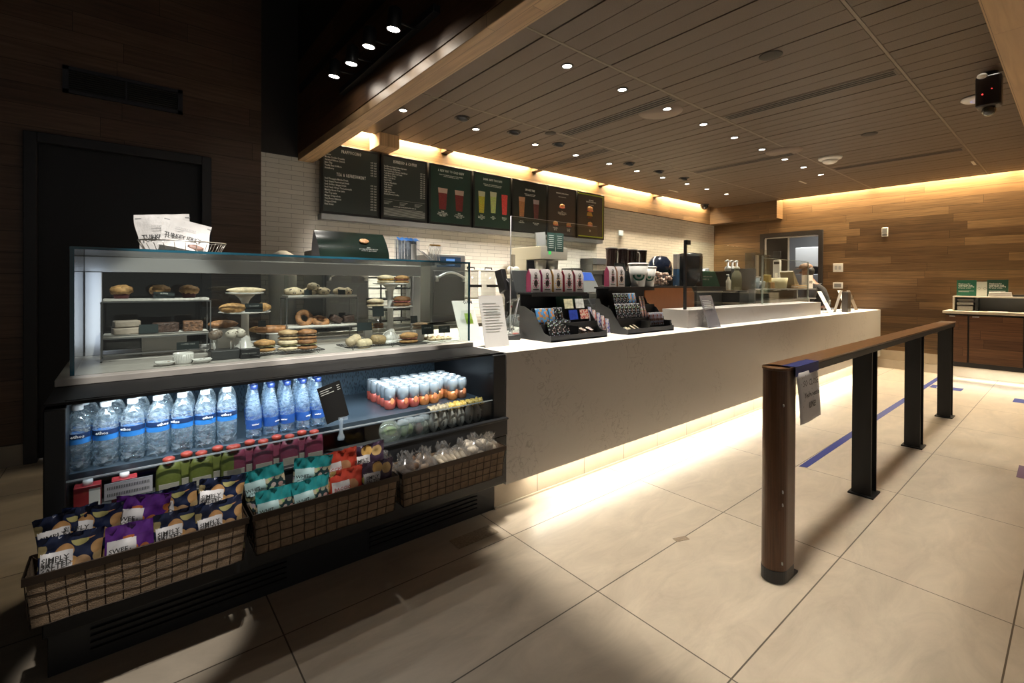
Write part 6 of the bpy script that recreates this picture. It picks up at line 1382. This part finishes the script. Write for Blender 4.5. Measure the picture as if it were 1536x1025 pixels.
# ================================================================== queue rail
c = thing('queue_rail', 'wood-topped queue rail with one wooden and three black steel posts', 'rail', (4.7, .915, 0)); o = -c.location
RT = 1.0
WALN = planks('walnut_rail', [(.17, .080, .033), (.20, .095, .040), (.155, .072, .030)], (0, 1), .5, 3.1, .35, .0005, .3)
WALV = planks('walnut_post', [(.105, .046, .022), (.13, .06, .028), (.09, .04, .018)], (2, 1), .035, 1.7, .35, .0004, .4)
w = mb(); w.box(2.37, 6.86, .855, .975, RT-.012, RT); w.lathe([(.060, 0), (.060, .012)], c=(2.37, .915, RT-.012), n=28); w.build('wood_top', WALN, c, .002)
w = mb(); w.box(2.43, 6.85, .86, .868, RT-.05, RT-.013); w.box(2.43, 6.85, .962, .97, RT-.05, RT-.013); w.box(2.43, 6.85, .868, .962, RT-.026, RT-.013); w.build('steel_channel', M['blacksteel'], c)
w = mb(); poly = [(2.455, .86), (2.455, .97)]+[(2.37-.060*math.sin(PI*k/14)*1.0, .915+.055*math.cos(PI*k/14)) for k in range(15)]
w.smooth = False; w.prism(poly, 'z', .06, RT-.013); wp = w.build('wooden_post', WALV, c)
w = mb(); w.prism([(x-.004, y) for x, y in poly], 'z', 0.003, .06); w.box(2.37, 2.50, .86, .97, 0, .010); w.build('post_shoe', M['black'], c)
for z in (.83, .43, .37, .10):
    w = mb(); w.lathe([(.0075, .0), (.0075, .004), (.003, .0045)], M=Matrix.Translation((2.3125 if 0 else 2.335, .867, z)) @ Matrix.Rotation(math.radians(-50), 4, 'Z') @ Matrix.Rotation(-PI/2, 4, 'Y'), n=12)
    w.off = o; 
    for v in range(len(w.v)): pass
    w.build('bolt', M['steel'], wp, loc=(0, 0, 0))
for i, x in enumerate((3.80, 5.25, 6.70)):
    w = mb(); w.box(x-.065, x-.053, .862, .968, .012, RT-.014); w.box(x+.053, x+.065, .862, .968, .012, RT-.014); w.box(x-.053, x+.053, .910, .920, .012, RT-.014); pst = w.build('steel_post', M['blacksteel'], c)
    w = mb(); w.box(x-.085, x+.085, .845, .985, 0, .012); w.build('foot_plate', M['blacksteel'], pst, .002)
# paper note taped to the rail
c = thing('taped_note', 'white paper note reading so close hanging from the rail with blue tape', 'note', (2.40, .852, .985), 0)
def nf(u, v): return Vector((.015+u*.285+.05*v, -.006-.005*math.sin(v*PI*.8)-.004*math.sin(u*5), -.015-v*.25+.0*u))
MB().grid(nf, 8, 10).build('paper_sheet', pbr('note_paper', (.62, .60, .60), .7), c, solid=.0006)
T_ = pbr('blue_painter_tape', (.022, .038, .20), .6)
w = MB(); w.grid(lambda u, v: Vector((.005+u*.30, -.008-.0*v, -.030+v*.047)), 4, 2); w.box(.005, .305, -.008, .05, .0165, .0175); w.build('tape', T_, c)
for s, z, sz, b_ in (('SO CLOSE!', -.085, .044, .0002), ("You're next in", -.14, .033, .001), ('LINE!', -.195, .040, .0008)):
    text(s, sz, M['ink'], c, (.165+.045*(-z/.25), -.0170, z), align='CENTER', sx=1.0, bold=b_)
w = MB()
for k in range(16): w.box(.03+(k*53 % 190)/1000, .033+(k*53 % 190)/1000, -.0168, -.0160, -.22+(k*37 % 190)/1000, -.214+(k*37 % 190)/1000)
w.build('dot_print', M['greyink'], c)
# ================================================================== tape on the floor
def tape(lab, pts, mat=T_, name='floor_tape'):
    b = MB(); n = len(pts)
    b.add([(x, y, .0006) for x, y in pts]+[(x, y, .0014) for x, y in pts], [tuple(range(n)), tuple(range(2*n-1, n-1, -1))]+[(i, (i+1) % n, (i+1) % n+n, i+n) for i in range(n)])
    return tag(b.build(name, mat), lab, 'tape', 'tape marks on the floor')
tape('long blue tape line on the floor along the rail', [(3.985, 1.313), (6.05, 1.325), (9.64, 1.33), (9.64, 1.385), (6.0, 1.385), (3.963, 1.364)])
tape('short blue cross tape at the end of the long line', [(8.45, 1.0), (8.70, 1.0), (8.70, 1.315), (8.45, 1.315)])
tag(MB().box(8.50, 8.66, 1.10, 1.25, .0016, .0024).build('floor_note', M['paper']), 'small white note on the short blue cross tape', 'note')
tape('blue tape mark on the floor at the right edge of the view', [(8.18, .52), (8.46, .52), (8.46, .10), (8.18, .10)]); tag(MB().box(8.24, 8.40, .20, .40, .0016, .0024).build('floor_note', M['paper']), 'white note on the right edge tape mark', 'note')
tape('faded purple tape patch on the floor at the right edge', [(4.98, .294), (5.33, .30), (5.33, .05), (4.98, .05)], pbr('purple_tape', (.16, .09, .16), .6))
tag(MB().box(-.042, .042, -.018, .018, 0, .001).build('floor_sticker', pbr('tan_sticker', (.30, .23, .16), .7, 0, .2, 60), loc=(2.33, 1.375, .0006), rot=(0, 0, -.35)), 'small tan square sticker on the floor tiles', 'sticker')
# small steel cover at the fridge corner
tag(MB().box(-.13, .13, -.05, .05, 0, .001).build('floor_access_plate', pbr('worn_plate', (.30, .24, .17), .5, 0, .3, 80), loc=(1.47, 2.10, .0006)), 'worn thin access plate on the floor at the case corner', 'plate')
# black rounded stool foot at the lower left edge
c = thing('stanchion_base', 'black rounded base cut off at the lower left edge', 'stanchion', (-.40, 2.21, 0)); MB().lathe([(.10, 0), (.10, .04), (.085, .06), (.03, .07)], n=28).build('base_disc', M['black'], c); MB().lathe([(.02, .07), (.02, .18)], n=16).build('stub_post', M['black'], c)
# ================================================================== condiment station
c = thing('condiment_cabinet', 'low cabinet with plank doors and white raised shelf at the right edge', 'cabinet', (9.55, .2, 0)); o = -c.location
CX0, CX1, CY0, CY1 = 9.30, XW, -1.15, 1.275
w = mb(); w.box(CX0+.02, CX1, CY0, CY1, .27, .975); w.build('cabinet_body', M['black'], c)
w = mb(); w.box(CX0+.03, CX1, CY0, CY1, .215, .275); w.build('base_rail', M['black'], c)
w = mb(); w.box(CX0-.02, CX1, CY0-.02, CY1+.03, .982, 1.02); w.build('cabinet_top', pbr('pale_stone_top', (.62, .57, .48), .4), c, .003)
CW = planks('cabinet_door_wood', [(.10, .045, .020), (.15, .07, .032), (.12, .055, .025), (.17, .085, .04)], (1, 2), .125, .9, .4)
for (a, b_, hn) in ((1.04, 1.27, .14), (.50, 1.02, .8), (-.05, .48, .2), (-.6, -.07, .2)):
    w = mb(); w.box(CX0, CX0+.02, a, b_, .285, .955); d = w.build('door', CW, c, .001)
    w = mb(); w.box(CX0-.012, CX0, b_-.10, b_-.04 if hn == .14 else b_-.03, .938, .950); w.build('pull_handle', M['alu'], d)
w = mb(); w.box(9.47, CX1, CY0, 1.22, 1.215, 1.235); w.box(9.47, CX1, 1.20, 1.22, 1.02, 1.215); w.build('raised_shelf', pbr('white_laminate', (.68, .65, .58), .4), c, .002)
w = mb(); w.box(9.70, 9.71, CY0, 1.20, 1.02, 1.215); w.build('shelf_back', pbr('grey_back', (.11, .115, .12), .4), c); w = mb(); w.box(9.475, 9.7, .955, .985, 1.02, 1.215); w.build('divider', M['black'], c)
c = thing('napkin_dispenser', 'grey metal napkin holder in the left bay of the raised shelf', 'dispenser', (9.55, 1.09, 1.022)); MB().box(-.05, .10, -.09, .09, 0, .075).build('holder_body', M['steel'], c, .01); MB().box(-.06, .1, -.09, .09, .15, .165).build('top_plate', M['steel'], c); MB().box(-.055, .1, -.09, .09, .085, .12).build('napkin_stack', M['grey'], c)
w = MB(); w.box(.09, .1, -.09, .09, .07, .16); w.build('back_plate', M['steel'], c)
def greensign(lab, y, h, dark):
    c = thing('green_sign_card', lab, 'sign', (9.56, y, 1.237), 0, 'green cards on the raised shelf')
    MB().box(0, .012, -.105, .105, 0, h, M=Matrix.Rotation(.08, 4, 'Y')).build('card', pbr('sign_green%d' % dark, (.02, .14, .085) if not dark else (.012, .060, .038), .5), c)
    text('Thank you for\nkeeping this area\nclean while waiting\nfor your order.', .022, M['whiteink'], c, (-.002, .085, h*.72), rot=(PI/2, 0, -PI/2), bold=.0006, line=.9)
    w = MB(); w.box(-.002, -.0006, -.08, .085, h*.30, h*.32); w.box(-.002, -.0006, -.03, .085, h*.25, h*.27); w.build('small_print', M['whiteink'], c)
greensign('bright green thank-you card, left on the raised shelf', 1.085, .235, 0); greensign('darker green thank-you card behind the tray, right of the white sheet', .765, .24, 1)
c = thing('white_doodle_card', 'white card with faint doodles between the two green cards', 'card', (9.66, .93, 1.237)); MB().box(0, .01, -.085, .085, 0, .21).build('card', M['paper'], c); w = MB()
for q in (-.03, .03): w.tube([(-.002, q+.015*math.cos(a*PI/5), .11+.015*math.sin(a*PI/5)) for a in range(10)], .0018, 4, closed=True)
w.build('doodle', M['grey'], c)
c = thing('napkin_tray', 'white tray stacked with napkins in front of the darker green card', 'tray', (9.49, .735, 1.237)); MB().box(0, .06, -.115, .115, 0, .03).build('tray', M['white'], c, .003); MB().box(.002, .058, -.11, .11, .03, .06).build('napkin_stack', M['paper'], c, .004)
c = thing('dark_tray', 'thin dark tray on the raised shelf at the right', 'tray', (9.56, .52, 1.237)); MB().box(-.05, .1, -.09, .09, 0, .025).build('tray', M['black'], c, .003)
c = thing('menu_pamphlets', 'fan of cream pamphlets at the right edge of the raised shelf', 'pamphlets', (9.56, .40, 1.237)); w = MB()
for k in range(4): w.box(-.01+.012*k, -.007+.012*k, -.06, .05, 0, .1, M=Matrix.Rotation(.12*k-.1, 4, 'X'))
w.build('pamphlet_fan', pbr('cream_paper', (.62, .56, .46), .6), c)
for k, y in enumerate((.75, .42)):
    tag(MB().box(-.07, .07, -.1, .1, 0, .004).build('paper_mat', M['paper'], loc=(9.45, y, 1.0215)), ('white paper sheet under the shelf, left', 'white paper sheet under the shelf, right')[k], 'paper', 'paper sheets on the cabinet')
# ================================================================== wall devices
def plate(lab, y, z, wd, h, name, cat, extra):
    c = thing(name, lab, cat, (XW-.001, y, z)); MB().box(-.010, 0, -wd/2, wd/2, -h/2, h/2).build('plate', M['white'], c, .003); w = MB(); extra(w); w.build('insert', M['grey'] if name != 'switch_plate' else M['alu'], c)
plate('white double switch plate beside the back-room door', 2.79, 1.70, .15, .15, 'switch_plate', 'switch', lambda w: (w.box(-.014, -.01, .01, .05, -.035, .035), w.box(-.014, -.01, -.05, -.01, -.035, .035)))
plate('white framed wall panel with dark insert below the switch plate', 2.79, 1.38, .15, .11, 'wall_socket', 'socket', lambda w: w.box(-.014, -.01, -.055, .055, -.035, .035))
plate('white thermostat high on the plank wall', 2.12, 2.285, .085, .15, 'thermostat', 'thermostat', lambda w: (w.box(-.03, -.01, -.035, .035, -.02, .065), w.box(-.02, -.01, -.035, .035, -.065, -.03)))
# back room things seen through the door
c = thing('paper_towel_dispenser', 'tall grey dispenser on the dark door leaf', 'dispenser', (XW-.04, 3.80, 1.2)); MB().box(-.02, .04, -.075, .075, .0, .68).build('dispenser_body', pbr('grey_white', (.42, .43, .45), .35), c, .03); MB().box(-.025, -.018, -.05, .05, .59, .64).build('window', M['black'], c); MB().box(-.026, -.02, -.02, .03, .02, .42).build('paper_strip', M['paper'], c); MB().box(-.02, .02, -.07, .07, .72, .84).build('black_holder', M['black'], c, .006)
c = thing('steel_kitchen_unit', 'bright steel kitchen unit in the lit back room', 'kitchen unit', (11.3, 3.5, 0)); MB().box(0, .6, -.8, .5, 1.3, 1.62).build('hood', M['alu'], c, .01); MB().box(0, .6, -.8, .5, .0, .95).build('lower_cabinet', M['steel'], c, .01); MB().box(0.02, .62, -.8, .5, 1.78, 2.2).build('upper_cabinet', M['white'], c, .01); w = MB(); w.box(.55, .6, -.8, .5, .95, 1.3); w.box(.55, .6, -.8, .5, 1.62, 1.78); w.build('back_plate', M['grey'], c)
area('backroom_lamp', (11.0, 3.6, 2.85), (0, 0, 0), .6, 1.2, 26, (.92, .97, 1), 170)
